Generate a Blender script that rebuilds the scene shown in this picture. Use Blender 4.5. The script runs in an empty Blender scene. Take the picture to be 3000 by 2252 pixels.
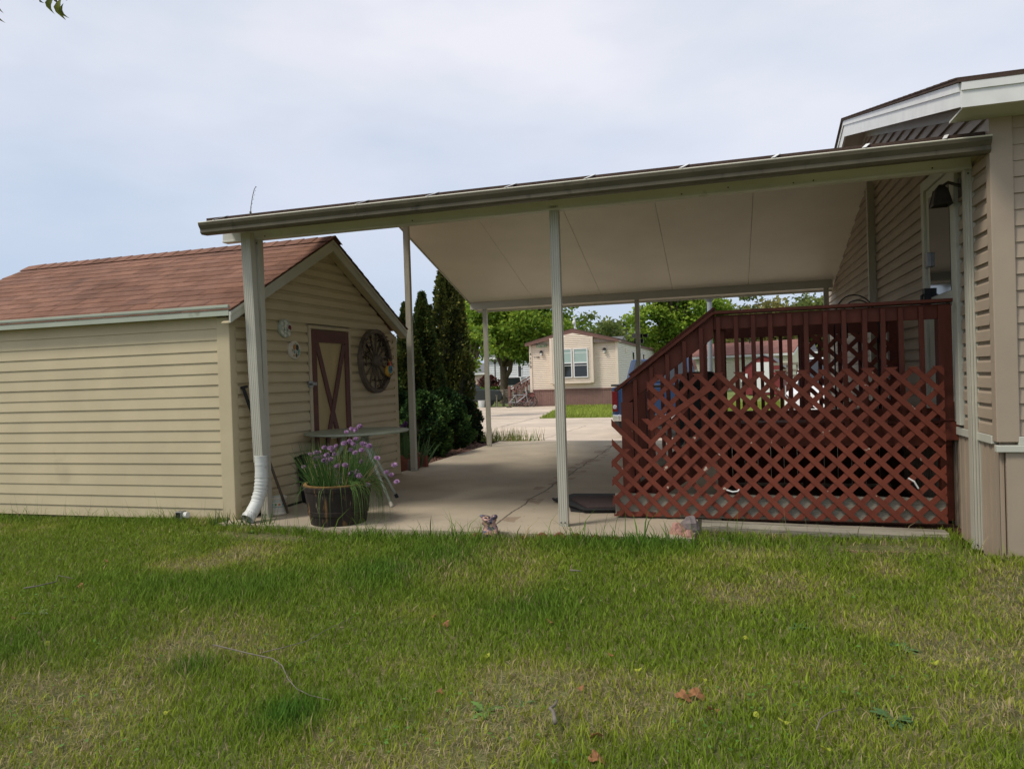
import bpy, math, random
import numpy as np
from mathutils import Vector, Matrix
R = math.radians
rng = np.random.default_rng(7)
random.seed(7)
sc = bpy.context.scene
COL = sc.collection

# ------------------------------------------------------------------ camera
FPX, YAW, PITCH, ROLL, CAMZ = 2116.82, 0.289265, -0.0094365, -0.0322218, 1.25
fw = Vector((-math.sin(YAW)*math.cos(PITCH), math.cos(YAW)*math.cos(PITCH), math.sin(PITCH)))
rt = Vector((math.cos(YAW), math.sin(YAW), 0))
up = rt.cross(fw)
cr, sr = math.cos(ROLL), math.sin(ROLL)
rt, up = rt*cr+up*sr, up*cr-rt*sr
cam = bpy.data.cameras.new('camera')
co = bpy.data.objects.new('camera', cam)
COL.objects.link(co)
co.matrix_world = Matrix(((rt.x, up.x, -fw.x, 0), (rt.y, up.y, -fw.y, 0), (rt.z, up.z, -fw.z, CAMZ), (0, 0, 0, 1)))
cam.sensor_fit = 'HORIZONTAL'
cam.sensor_width = 36
cam.lens = FPX/3000*36
cam.clip_start = 0.05
cam.clip_end = 3000
sc.camera = co

def ray(px, py):
    return fw + rt*((px-1500)/FPX) - up*((py-1126)/FPX)
def at(px, py, Y):
    d = ray(px, py); t = Y/d.y
    return Vector((0, 0, CAMZ)) + d*t
def atz(px, py, z):
    d = ray(px, py); t = (z-CAMZ)/d.z
    return Vector((0, 0, CAMZ)) + d*t

# ------------------------------------------------------------------ terrain
def gz(y):
    if y < 13.6: return 0.0
    if y < 18: return -.36*(y-13.6)/4.4
    if y < 24: return -.36-.09*(y-18)/6
    return -.45
def lawnz(x, y):
    return -.038-.024*(5.6-y) + .012*math.sin(1.7*x+.6*y) + .01*math.sin(2.9*y-x)
def on_lawn(px, py):
    p = atz(px, py, -.1)
    for _ in range(4): p = atz(px, py, lawnz(p.x, p.y))
    return p

# ------------------------------------------------------------------ materials
def mat(name, c, rough=.7, var=.12, scale=6, stretch=(1, 1, 1), bump=0, bscale=60, attr=False, spots=None, spec=.3, metal=0,
        trans=0, fine=0, var2=0, scale2=1.2):
    m = bpy.data.materials.new(name); m.use_nodes = True
    nt = m.node_tree; N = nt.nodes; L = nt.links
    b = N['Principled BSDF']
    b.inputs['Roughness'].default_value = rough
    b.inputs['Specular IOR Level'].default_value = spec
    b.inputs['Metallic'].default_value = metal
    tc = N.new('ShaderNodeTexCoord')
    mp = N.new('ShaderNodeMapping'); mp.inputs['Scale'].default_value = stretch
    L.new(tc.outputs['Object'], mp.inputs['Vector'])
    src = None
    def mul(color_socket, factor_noise_scale, amt, detail=5):
        n = N.new('ShaderNodeTexNoise'); n.inputs['Scale'].default_value = factor_noise_scale; n.inputs['Detail'].default_value = detail
        L.new(mp.outputs[0], n.inputs['Vector'])
        r = N.new('ShaderNodeMapRange'); r.inputs['From Min'].default_value = .3; r.inputs['From Max'].default_value = .7
        r.inputs['To Min'].default_value = 1-amt; r.inputs['To Max'].default_value = 1+amt
        L.new(n.outputs['Fac'], r.inputs['Value'])
        v = N.new('ShaderNodeVectorMath'); v.operation = 'SCALE'
        L.new(color_socket, v.inputs[0]); L.new(r.outputs[0], v.inputs['Scale'])
        return v.outputs[0]
    rgb = N.new('ShaderNodeRGB'); rgb.outputs[0].default_value = (*c, 1)
    src = rgb.outputs[0]
    if attr:
        a = N.new('ShaderNodeAttribute'); a.attribute_name = 'col'
        v = N.new('ShaderNodeVectorMath'); v.operation = 'MULTIPLY'
        L.new(src, v.inputs[0]); L.new(a.outputs['Color'], v.inputs[1]); src = v.outputs[0]
    if var: src = mul(src, scale, var)
    if var2: src = mul(src, scale2, var2, 3)
    if fine: src = mul(src, 140, fine, 2)
    for s in (spots or []):
        sc_, lo, hi, col = s
        n = N.new('ShaderNodeTexNoise'); n.inputs['Scale'].default_value = sc_; n.inputs['Detail'].default_value = 4
        L.new(mp.outputs[0], n.inputs['Vector'])
        r = N.new('ShaderNodeMapRange'); r.inputs['From Min'].default_value = lo; r.inputs['From Max'].default_value = hi
        L.new(n.outputs['Fac'], r.inputs['Value'])
        mx = N.new('ShaderNodeMix'); mx.data_type = 'RGBA'
        L.new(r.outputs[0], mx.inputs['Factor']); L.new(src, mx.inputs['A']); mx.inputs['B'].default_value = (*col, 1)
        src = mx.outputs['Result']
    L.new(src, b.inputs['Base Color'])
    if bump:
        n = N.new('ShaderNodeTexNoise'); n.inputs['Scale'].default_value = bscale; n.inputs['Detail'].default_value = 6
        L.new(mp.outputs[0], n.inputs['Vector'])
        bm = N.new('ShaderNodeBump'); bm.inputs['Strength'].default_value = bump; bm.inputs['Distance'].default_value = .01
        L.new(n.outputs['Fac'], bm.inputs['Height']); L.new(bm.outputs[0], b.inputs['Normal'])
    if trans:
        t = N.new('ShaderNodeBsdfTranslucent'); L.new(src, t.inputs['Color'])
        ms = N.new('ShaderNodeMixShader'); ms.inputs[0].default_value = trans
        L.new(b.outputs[0], ms.inputs[1]); L.new(t.outputs[0], ms.inputs[2])
        L.new(ms.outputs[0], N['Material Output'].inputs['Surface'])
    m.diffuse_color = (*c, 1)
    return m
M = {}
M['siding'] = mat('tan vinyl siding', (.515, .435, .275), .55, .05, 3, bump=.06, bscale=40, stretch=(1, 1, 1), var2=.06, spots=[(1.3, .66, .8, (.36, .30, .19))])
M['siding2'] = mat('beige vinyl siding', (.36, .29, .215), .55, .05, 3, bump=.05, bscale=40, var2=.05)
M['trim'] = mat('off white painted trim', (.50, .50, .42), .5, .05, 4, bump=.04, var2=.07, spots=[(5, .68, .8, (.33, .32, .25))])
M['fascia'] = mat('sage painted fascia', (.37, .405, .32), .5, .06, 3, var2=.08, spots=[(6, .66, .78, (.27, .28, .21))])
M['post'] = mat('painted aluminium post', (.46, .445, .365), .45, .04, 4, var2=.05)
M['beam'] = mat('painted aluminium beam', (.60, .60, .54), .45, .05, 3, var2=.08, spots=[(6, .66, .78, (.33, .33, .26))])
M['ceil'] = mat('white embossed ceiling panel', (.88, .83, .71), .45, .03, 2, bump=.12, bscale=55, var2=.04)
M['gutter'] = mat('weathered gutter', (.105, .090, .056), .55, .18, 5, stretch=(1, 3, .3), spots=[(9, .62, .75, (.055, .046, .03))])
M['lip'] = mat('gutter lip', (.62, .59, .47), .5, .08, 6)
M['whitem'] = mat('white metal', (.72, .72, .68), .4, .06, 8)
M['elbow'] = mat('white plastic drain pipe', (.60, .61, .56), .5, .1, 9, var2=.1, spots=[(11, .62, .8, (.33, .32, .27))])
M['black'] = mat('black plastic', (.012, .012, .013), .45, .1, 10)
M['rubber'] = mat('black rubber', (.02, .02, .02), .75, .2, 20, bump=.2)
M['shingle'] = mat('red asphalt shingle', (.215, .115, .080), .95, .14, 5, attr=True, fine=.22, bump=.5, bscale=220, var2=.14, spots=[(1.6, .64, .82, (.075, .05, .042))], spec=.1)
M['shinglebr'] = mat('brown asphalt shingle', (.085, .058, .045), .95, .2, 8, fine=.2, bump=.4, bscale=200, spec=.1)
M['deck'] = mat('dark red deck paint', (.120, .031, .018), .6, .16, 9, stretch=(1, 1, .5), bump=.18, bscale=45, var2=.12, spots=[(17, .735, .765, (.42, .33, .25))], spec=.25)
M['lattice'] = mat('dark red lattice paint', (.155, .038, .021), .6, .14, 9, bump=.18, bscale=60, var2=.12, spots=[(13, .715, .74, (.45, .37, .29))], spec=.25)
M['greywood'] = mat('weathered grey timber', (.235, .21, .16), .85, .22, 5, stretch=(.35, 4, 4), bump=.6, bscale=30, spots=[(9, .62, .72, (.10, .09, .065))])
M['oldwood'] = mat('old brown wood', (.12, .095, .072), .8, .25, 9, bump=.4, bscale=40, var2=.2)
M['doorpanel'] = mat('faded yellow plywood door', (.46, .36, .185), .7, .08, 8, stretch=(1, 1, .35), bump=.15, var2=.08)
M['doorred'] = mat('dark red door trim', (.115, .042, .032), .6, .12, 10)
M['doorframe'] = mat('cream door frame', (.50, .42, .28), .6, .06, 8)
M['metal'] = mat('grey galvanised metal', (.28, .28, .27), .4, .15, 20, metal=.7)
M['darkmetal'] = mat('dark bronze metal', (.05, .042, .035), .45, .15, 20, metal=.5)
M['glass'] = mat('dark window glass', (.02, .024, .026), .06, 0, 1, spec=.8)
M['blind'] = mat('pale window blind behind glass', (.36, .47, .43), .25, .03, 4, spec=.6)
M['foundation'] = mat('dark concrete footing', (.14, .125, .10), .9, .2, 8, bump=.4)
M['soil'] = mat('dark potting soil', (.045, .03, .02), .95, .4, 40, bump=.8)
M['terracotta'] = mat('terracotta brick', (.21, .068, .048), .8, .15, 14, bump=.3, spots=[(12, .6, .75, (.16, .07, .05))])
M['rockpink'] = mat('pink granite', (.37, .20, .16), .85, .3, 18, bump=.6, bscale=40)
M['rockgrey'] = mat('grey violet granite', (.20, .165, .155), .85, .25, 14, bump=.6, bscale=40)
M['tabletop'] = mat('sage green table top', (.30, .33, .25), .55, .14, 8, var2=.1)
M['tableleg'] = mat('pale sage metal leg', (.42, .45, .37), .45, .08, 10)
M['mat_brown'] = mat('brown bristle mat', (.075, .05, .045), .98, .55, 130, bump=1, bscale=200)
M['ceramic'] = mat('glazed cream ceramic', (.62, .58, .48), .3, .05, 8)
M['blue'] = mat('blue truck paint', (.010, .038, .105), .3, .04, 5, spec=.6)
M['chrome'] = mat('chrome', (.62, .63, .64), .18, .02, 5, metal=.9)
M['redlens'] = mat('red lamp lens', (.11, .01, .012), .2, .05, 8, spec=.6)
M['white'] = mat('white paint', (.74, .74, .73), .45, .03, 5)
M['silver'] = mat('silver car paint', (.42, .44, .46), .3, .03, 5, metal=.3, spec=.6)
M['darkgreen'] = mat('dark green car paint', (.028, .036, .034), .3, .05, 5, spec=.6)
M['homesiding'] = mat('pinkish beige siding', (.74, .635, .515), .6, .03, 3, var2=.03)
M['homewhite'] = mat('pale siding', (.72, .68, .60), .6, .03, 3)
M['homebrown'] = mat('brown painted trim', (.19, .105, .085), .6, .08, 5)
M['skirtbrown'] = mat('brown ribbed skirting', (.24, .14, .115), .6, .08, 5, var2=.06)
M['greysiding'] = mat('light grey siding', (.62, .64, .66), .6, .04, 3)
M['pinkwall'] = mat('pale pink wall', (.62, .46, .40), .7, .05, 3)
M['greyroof'] = mat('grey shingle roof', (.16, .16, .165), .9, .12, 6)
M['redroof'] = mat('faded red shingle roof', (.25, .115, .092), .9, .12, 2, var2=.1)
M['redbarn'] = mat('red barn paint', (.19, .032, .032), .6, .08, 6)
M['creamsiding'] = mat('cream siding', (.72, .67, .52), .6, .04, 2)
M['bark'] = mat('grey brown bark', (.13, .10, .07), .95, .3, 7, stretch=(2, 2, .5), bump=.8, bscale=14)
M['leaf'] = mat('broad leaf foliage', (1, 1, 1), .6, .0, 1, attr=True, trans=.38, spec=.2)
M['evergreen'] = mat('evergreen foliage', (1, 1, 1), .75, .0, 1, attr=True, trans=.12, spec=.12)
M['grass'] = mat('grass blades', (1, 1, 1), .65, .0, 1, attr=True, trans=.3, spec=.18)
M['plain'] = mat('coloured plant parts', (1, 1, 1), .65, .05, 20, attr=True, trans=.15, spec=.2)
M['paint'] = mat('painted ornament', (1, 1, 1), .5, .1, 30, attr=True)
M['twig'] = mat('dry twig', (.165, .145, .115), .9, .25, 30)
M['deadleaf'] = mat('dead brown leaf', (.30, .14, .06), .8, .3, 60, trans=.2)
M['yellowleaf'] = mat('fallen yellow green leaf', (.42, .45, .05), .7, .15, 40, trans=.3)
M['mulch'] = mat('brown bark mulch', (.11, .055, .038), .95, .5, 45, bump=1, bscale=60)
M['chips'] = mat('mulch chips', (.16, .085, .06), .95, .4, 20)

# ------------------------------------------------------------------ mesh helpers
LOC = {}
class MB:
    def __init__(s): s.v = []; s.f = []; s.c = []; s.col = (1, 1, 1)
    def add(s, vs, fs):
        o = len(s.v); s.v += [tuple(p) for p in vs]
        for f in fs: s.f.append([i+o for i in f]); s.c.append(s.col)
    def poly(s, *ps): s.add(ps, [range(len(ps))])
    def box(s, x0, x1, y0, y1, z0, z1):
        s.add([(x0,y0,z0),(x1,y0,z0),(x1,y1,z0),(x0,y1,z0),(x0,y0,z1),(x1,y0,z1),(x1,y1,z1),(x0,y1,z1)],
              [(0,3,2,1),(4,5,6,7),(0,1,5,4),(1,2,6,5),(2,3,7,6),(3,0,4,7)])
    def prism(s, ps, d):
        ps = [Vector(p) for p in ps]; d = Vector(d); n = len(ps)
        s.add(list(ps)+[p+d for p in ps], [list(range(n))[::-1], list(range(n, 2*n))]+[[i, (i+1) % n, n+(i+1) % n, n+i] for i in range(n)])
    def bar(s, a, b, w, h, upv=(0, 0, 1)):
        a, b = Vector(a), Vector(b); d = (b-a).normalized(); u = Vector(upv)
        side = d.cross(u).normalized(); u = side.cross(d).normalized()
        q = [side*w/2+u*h/2, -side*w/2+u*h/2, -side*w/2-u*h/2, side*w/2-u*h/2]
        s.prism([a+k for k in q], b-a)
    def tube(s, pts, rad, n=8, cap=True):
        pts = [Vector(p) for p in pts]
        if not hasattr(rad, '__len__'): rad = [rad]*len(pts)
        vs = []; prev = None
        for i, p in enumerate(pts):
            d = (pts[min(i+1, len(pts)-1)]-pts[max(i-1, 0)]).normalized()
            if prev is None:
                a = d.cross(Vector((0, 0, 1)) if abs(d.z) < .9 else Vector((1, 0, 0))).normalized()
            else:
                a = (prev-d*prev.dot(d)).normalized()
            prev = a; b = d.cross(a)
            for k in range(n):
                t = 2*math.pi*k/n
                vs.append(p+(a*math.cos(t)+b*math.sin(t))*rad[i])
        fs = [[i*n+k, i*n+(k+1) % n, (i+1)*n+(k+1) % n, (i+1)*n+k] for i in range(len(pts)-1) for k in range(n)]
        if cap: fs += [list(range(n))[::-1], [(len(pts)-1)*n+k for k in range(n)]]
        s.add(vs, fs)
    def lathe(s, c, prof, n=24, sx=1, sy=1, ax=None):
        c = Vector(c); e = ax or (Vector((1, 0, 0)), Vector((0, 1, 0)), Vector((0, 0, 1)))
        vs = []
        for r, z in prof:
            for k in range(n):
                t = 2*math.pi*k/n
                vs.append(c+e[0]*(r*sx*math.cos(t))+e[1]*(r*sy*math.sin(t))+e[2]*z)
        fs = [[i*n+k, i*n+(k+1) % n, (i+1)*n+(k+1) % n, (i+1)*n+k] for i in range(len(prof)-1) for k in range(n)]
        if prof[0][0] > 1e-4: fs.append(list(range(n))[::-1])
        if prof[-1][0] > 1e-4: fs.append([(len(prof)-1)*n+k for k in range(n)])
        s.add(vs, fs)
    def blob(s, c, r, n=10, m=7, jit=0, rot=0, seed=0):
        rr = random.Random(seed); c = Vector(c); vs = [c+Vector((0, 0, -r[2]))]
        for j in range(1, m):
            ph = math.pi*j/m
            for k in range(n):
                t = 2*math.pi*k/n+rot; q = 1+rr.uniform(-jit, jit)
                vs.append(c+Vector((r[0]*math.sin(ph)*math.cos(t)*q, r[1]*math.sin(ph)*math.sin(t)*q, -r[2]*math.cos(ph)*q)))
        vs.append(c+Vector((0, 0, r[2]))); fs = []
        for k in range(n): fs.append([0, 1+(k+1) % n, 1+k])
        for j in range(m-2):
            for k in range(n): fs.append([1+j*n+k, 1+j*n+(k+1) % n, 1+(j+1)*n+(k+1) % n, 1+(j+1)*n+k])
        o = 1+(m-2)*n
        for k in range(n): fs.append([o+k, o+(k+1) % n, len(vs)-1])
        s.add(vs, fs)
    def build(s, name, m, parent=None, smooth=False, bevel=0, label=None):
        o0 = Vector(LOC.get(parent.as_pointer(), (0, 0, 0))) if parent else Vector((0, 0, 0))
        me = bpy.data.meshes.new(name)
        me.from_pydata([tuple(Vector(p)-o0) for p in s.v], [], s.f)
        if any(c != (1, 1, 1) for c in s.c):
            a = me.color_attributes.new('col', 'FLOAT_COLOR', 'CORNER'); buf = []
            for f, c in zip(s.f, s.c): buf += [c[0], c[1], c[2], 1.0]*len(f)
            a.data.foreach_set('color', buf)
        elif m in (M['shingle'], M['paint'], M['plain'], M['leaf']):
            a = me.color_attributes.new('col', 'FLOAT_COLOR', 'POINT'); a.data.foreach_set('color', [1.0]*(4*len(s.v)))
        me.materials.append(m)
        if smooth: me.polygons.foreach_set('use_smooth', [True]*len(me.polygons))
        me.update()
        return link(name, me, parent, bevel, label, o0)
def link(name, me, parent=None, bevel=0, label=None, o0=Vector((0, 0, 0))):
    o = bpy.data.objects.new(name, me); COL.objects.link(o)
    if parent: o.parent = parent
    LOC[o.as_pointer()] = tuple(o0)
    if bevel:
        b = o.modifiers.new('bevel', 'BEVEL'); b.width = bevel; b.segments = 2; b.limit_method = 'ANGLE'; b.angle_limit = R(40)
    if label: o['label'] = label
    return o
def npmesh(name, V, F, m, parent=None, col=None, smooth=False):
    o0 = Vector(LOC.get(parent.as_pointer(), (0, 0, 0))) if parent else Vector((0, 0, 0))
    V = np.asarray(V, dtype=np.float32)-np.array(o0, dtype=np.float32); F = np.asarray(F, dtype=np.int32); k = F.shape[1]
    me = bpy.data.meshes.new(name)
    me.vertices.add(len(V)); me.vertices.foreach_set('co', V.ravel())
    me.loops.add(F.size); me.loops.foreach_set('vertex_index', F.ravel())
    me.polygons.add(len(F)); me.polygons.foreach_set('loop_start', np.arange(0, F.size, k, dtype=np.int32))
    try: me.polygons.foreach_set('loop_total', np.full(len(F), k, dtype=np.int32))
    except Exception: pass
    if col is not None:
        a = me.color_attributes.new('col', 'FLOAT_COLOR', 'POINT')
        a.data.foreach_set('color', np.c_[np.asarray(col, dtype=np.float32), np.ones(len(V), dtype=np.float32)].ravel())
    if smooth: me.polygons.foreach_set('use_smooth', np.ones(len(F), dtype=bool))
    me.materials.append(m); me.update(); me.validate()
    return link(name, me, parent, o0=o0)
def thing(name, label, cat, loc=(0, 0, 0), group=None, rotz=0):
    o = bpy.data.objects.new(name, None); COL.objects.link(o); o.location = loc; o.rotation_euler = (0, 0, rotz)
    o.empty_display_size = .1
    LOC[o.as_pointer()] = tuple(loc)
    return tag(o, label, cat, group)
def local(name, label, cat, loc, group=None, rotz=0):
    o = thing(name, label, cat, loc, group, rotz); LOC[o.as_pointer()] = (0, 0, 0); return o
def tag(o, label, cat, group=None):
    o['label'] = label; o['category'] = cat
    if group: o['group'] = group
    return o
def struct(o): o['kind'] = 'structure'; return o
def stuff(o, label, cat): o['kind'] = 'stuff'; return tag(o, label, cat)
def vnoise(x, y, s, seed=0):
    r = np.random.default_rng(seed).random((256, 256))
    X, Y = x*s+1000, y*s+1000; xi, yi = np.floor(X).astype(int), np.floor(Y).astype(int)
    fx, fy = X-xi, Y-yi; fx = fx*fx*(3-2*fx); fy = fy*fy*(3-2*fy)
    g = lambda a, b: r[a % 256, b % 256]
    return (g(xi, yi)*(1-fx)+g(xi+1, yi)*fx)*(1-fy)+(g(xi, yi+1)*(1-fx)+g(xi+1, yi+1)*fx)*fy
DUTCH = [(0, .024), (.62, .019), (.84, .003), (1, .003)]
LAP = [(0, .013), (.95, .003), (1, .003)]
LAPFAR = [(0, .032), (.5, .004), (1, .004)]
def siding(mb, O, U, N, z0, z1, course, spans, prof):
    O, U, N = Vector(O), Vector(U), Vector(N)
    k = 0
    rj = random.Random(int(z1*1000))
    while z0+k*course < z1-1e-4:
        zb = z0+k*course; k += 1; jz = rj.uniform(-.0018, .0018); jo = rj.uniform(-.0014, .0014)
        pts = [(min(zb+t*course+(jz if t == 0 else 0), z1), o+(jo if o > .006 else 0)) for t, o in prof]
        ms = spans(min(zb+course*.5, z1))
        for i in range(len(ms)):
            def ends(z):
                s = spans(z); return s[i] if len(s) == len(ms) else ms[i]
            for (za, oa), (zc, oc) in zip(pts, pts[1:]):
                if zc-za < 1e-5: continue
                a0, a1 = ends(za); c0, c1 = ends(zc)
                if c1-c0 < 0 and a1-a0 <= 0: continue
                P = lambda u, z, o: O+U*u+N*o+Vector((0, 0, z))
                mb.poly(P(a0, za, oa), P(a1, za, oa), P(max(c1, c0), zc, oc), P(c0, zc, oc))
            a0, a1 = ends(pts[0][0])
            mb.poly(O+U*a0+Vector((0, 0, zb)), O+U*a1+Vector((0, 0, zb)), O+U*a1+N*pts[0][1]+Vector((0, 0, zb)), O+U*a0+N*pts[0][1]+Vector((0, 0, zb)))
def text(name, body, size, m, parent, mw, ext=.004, label=None):
    c = bpy.data.curves.new(name, 'FONT'); c.body = body; c.size = size; c.extrude = ext; c.align_x = 'CENTER'; c.align_y = 'CENTER'
    c.materials.append(m); t = bpy.data.objects.new(name, c); COL.objects.link(t)
    dg = bpy.context.evaluated_depsgraph_get(); me = bpy.data.meshes.new_from_object(t.evaluated_get(dg)); me.name = name
    COL.objects.unlink(t); bpy.data.objects.remove(t)
    o = bpy.data.objects.new(name, me); COL.objects.link(o); o.parent = parent
    o.matrix_local = mw
    return o
def copy_thing(o, loc, label=None, rotz=None, group=None):
    def rec(a, p):
        c = a.copy(); COL.objects.link(c)
        if p: c.parent = p
        for ch in a.children: rec(ch, c)
        return c
    c = rec(o, None); c.location = loc
    if rotz is not None: c.rotation_euler = (0, 0, rotz)
    if label: c['label'] = label
    if group: c['group'] = group
    return c
ORD = 'first second third fourth fifth sixth seventh eighth ninth tenth eleventh twelfth'.split()
# ------------------------------------------------------------------ ground sheets
def node_concrete(name, c, joints, dark=.5, stain=None, speck=True):
    m = mat(name, c, .88, .10, 2.2, bump=.25, bscale=90, fine=.08, var2=.12, scale2=.5)
    nt = m.node_tree; N = nt.nodes; L = nt.links; b = N['Principled BSDF']
    src = b.inputs['Base Color'].links[0].from_socket
    tc = N['Texture Coordinate']
    nz = N.new('ShaderNodeTexNoise'); nz.inputs['Scale'].default_value = 1.6; nz.inputs['Detail'].default_value = 8
    L.new(tc.outputs['Object'], nz.inputs['Vector'])
    sep = N.new('ShaderNodeSeparateXYZ'); L.new(tc.outputs['Object'], sep.inputs[0])
    def math_(op, a, bb):
        n = N.new('ShaderNodeMath'); n.operation = op
        for i, v in enumerate((a, bb)):
            if isinstance(v, (int, float)): n.inputs[i].default_value = v
            else: L.new(v, n.inputs[i])
        return n.outputs[0]
    wob = math_('MULTIPLY', math_('SUBTRACT', nz.outputs['Fac'], .5), .16)
    for axis, pos, w, lo, hi in joints:
        d = math_('ABSOLUTE', math_('SUBTRACT', math_('ADD', sep.outputs[axis], wob), pos), 0)
        near = math_('LESS_THAN', d, w)
        rng_ = math_('MULTIPLY', math_('GREATER_THAN', sep.outputs[1-axis], lo), math_('LESS_THAN', sep.outputs[1-axis], hi))
        f = math_('MULTIPLY', near, rng_)
        f = math_('MULTIPLY', f, dark)
        mx = N.new('ShaderNodeMix'); mx.data_type = 'RGBA'
        L.new(f, mx.inputs['Factor']); L.new(src, mx.inputs['A']); mx.inputs['B'].default_value = (.07, .055, .04, 1); src = mx.outputs['Result']
        if stain:
            n2 = N.new('ShaderNodeTexNoise'); n2.inputs['Scale'].default_value = 3.2; L.new(tc.outputs['Object'], n2.inputs['Vector'])
            s_ = math_('MULTIPLY', math_('GREATER_THAN', n2.outputs['Fac'], .55), math_('MULTIPLY', math_('LESS_THAN', d, .15), rng_))
            mx = N.new('ShaderNodeMix'); mx.data_type = 'RGBA'
            L.new(math_('MULTIPLY', s_, .55), mx.inputs['Factor']); L.new(src, mx.inputs['A']); mx.inputs['B'].default_value = (.20, .13, .08, 1); src = mx.outputs['Result']
    if speck:
        v = N.new('ShaderNodeTexVoronoi'); v.inputs['Scale'].default_value = 9
        L.new(tc.outputs['Object'], v.inputs['Vector'])
        f = math_('MULTIPLY', math_('LESS_THAN', v.outputs['Distance'], .075), .6)
        mx = N.new('ShaderNodeMix'); mx.data_type = 'RGBA'
        L.new(f, mx.inputs['Factor']); L.new(src, mx.inputs['A']); mx.inputs['B'].default_value = (.12, .095, .07, 1); src = mx.outputs['Result']
    L.new(src, b.inputs['Base Color'])
    return m
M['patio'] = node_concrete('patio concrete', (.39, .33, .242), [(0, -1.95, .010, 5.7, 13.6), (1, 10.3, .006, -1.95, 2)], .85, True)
M['drive'] = node_concrete('driveway concrete with painted sun', (.56, .46, .355), [(0, -1.95, .02, 13, 30), (1, 16.6, .03, -9, 4), (0, -4.6, .02, 13, 24)], .55, None, False)  # lighter copy of the patio concrete: stronger sunlight put into its colour
M['road'] = node_concrete('road concrete', (.55, .455, .355), [(1, 25.2, .05, -60, 60), (1, 27.0, .05, -60, 60), (0, -7.6, .05, 20, 50), (0, -12.4, .05, 20, 50), (1, 33.5, .06, -30, 0)], .5, None, False)  # sunlit brightness put into this base colour as well

xs = np.unique(np.r_[-400, -200, -100, -60, -40, -30, -20, np.arange(-14, 8.1, .25), 12, 20, 30, 45, 70, 120, 250, 400])
ys = np.unique(np.r_[-40, -20, -10, -5, np.arange(-2, 15, .25), np.arange(15, 30, 1), 35, 40, 50, 60, 80, 120, 200, 400, 800])
V = []
for y in ys:
    for x in xs:
        if y < 5.6 or (y < 6.3 and -.2 < x < 1.65): z = lawnz(x, max(y, -6))
        elif y < 13.6: z = -.065 if (x < -4.2 or x > 1.9) else -.2
        else: z = gz(y)-.03-(.03 if y > 24 else 0)
        V.append((x, y, z))
nx = len(xs); F = [(j*nx+i, j*nx+i+1, (j+1)*nx+i+1, (j+1)*nx+i) for j in range(len(ys)-1) for i in range(nx-1)]
M['ground'] = mat('lawn soil and thatch', (.105, .112, .036), .95, .35, 9, bump=.8, bscale=50, fine=.3, var2=.2, spots=[(1.1, .56, .70, (.16, .13, .065)), (30, .60, .70, (.24, .19, .10))])
M['farground'] = mat('far grass ground', (.16, .20, .05), .95, .25, 2, var2=.2, spots=[(.12, .5, .6, (.13, .16, .045))])
g = npmesh('ground', V, F, M['ground'], smooth=True)
g.data.materials.append(M['farground'])
mi = np.array([1 if (V[f[0]][1] >= 13.5) else 0 for f in F], dtype=np.int32)
g.data.polygons.foreach_set('material_index', mi); struct(g)

b = MB(); b.box(-4.34, -.27, 5.56, 13.6, -.14, 0); b.box(-.27, -.08, 6.33, 13.6, -.14, 0); b.box(-.08, 1.72, 8.40, 13.6, -.14, 0); b.box(-4.52, -4.34, 5.56, 5.76, -.14, 0)
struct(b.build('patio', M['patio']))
def strip(name, x0, x1, yy, m, dz=0.0, thick=None):
    V = []; F = []
    for i, y in enumerate(yy):
        V += [(x0(y) if callable(x0) else x0, y, gz(y)+dz), (x1(y) if callable(x1) else x1, y, gz(y)+dz)]
        if i: F.append((2*i-2, 2*i-1, 2*i+1, 2*i))
    o = npmesh(name, V, F, m); return struct(o)
b = MB(); b.box(-.078, 1.71, 6.34, 8.398, -.2, -.03); struct(b.build('under_deck_shade_base', M['mulch']))  # dark ground added so the space under the deck looks shaded
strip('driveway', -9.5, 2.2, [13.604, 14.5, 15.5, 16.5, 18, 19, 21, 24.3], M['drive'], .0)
strip('road', -120, 120, [24, 28.42], M['road'], .006)
strip('neighbour_driveway', lambda y: -24, lambda y: -7.35-.32*(y-28.4)*.43, [28.4, 31, 34, 37, 40.02], M['road'], .010)
b = MB(); b.box(-7.2, -4.345, 9.3, 14.2, -.2, -.035); struct(b.build('garden_bed', M['mulch']))

# ------------------------------------------------------------------ carport
cp = thing('carport', 'open carport with white ceiling panels, fluted posts and a long brown gutter', 'carport', (-4.2, 5.88, 0))
SCREW = []
def screw(x, y, z, parent):
    if not SCREW:
        s = MB(); s.lathe((0, 0, 0), [(.006, 0), (.006, .004), (.0, .006)], 6, ax=(Vector((1, 0, 0)), Vector((0, 0, 1)), Vector((0, -1, 0)))); o = s.build('screw', M['darkmetal']); SCREW.append(o)
    else: o = SCREW[0].copy(); COL.objects.link(o)
    o.parent = parent; o.location = Vector((x, y, z))-Vector(LOC[cp.as_pointer()])
def post(x, y, z0, z1, name='post', w=.074, d=.07):
    b = MB(); pf = []
    n = 4; fl = w/n
    for i in range(n):
        for t, o in ((.0, 0), (.28, .0), (.42, .0045), (.58, .0045), (.72, 0)): pf.append((-w/2+fl*(i+t), -d/2+o))
    pf.append((w/2, -d/2)); bk = [(-px, -py) for px, py in pf]
    poly = pf+bk
    b.prism([(x+px, y+py, z0) for px, py in poly], (0, 0, z1-z0))
    o = b.build('post', M['post'], cp)
    for zz in (z0+.035, z1-.03):
        for dx in (-.017, .017): screw(x+dx, y-d/2-.001, zz, o)
    return o
post(-4.216, 5.885, 0, 2.62); post(-1.336, 5.885, 0, 2.66); post(1.692, 5.885, -.08, 2.62)
post(-4.208, 9.235, 0, 3.5); post(1.655, 9.3, 0, 3.5)
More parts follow.
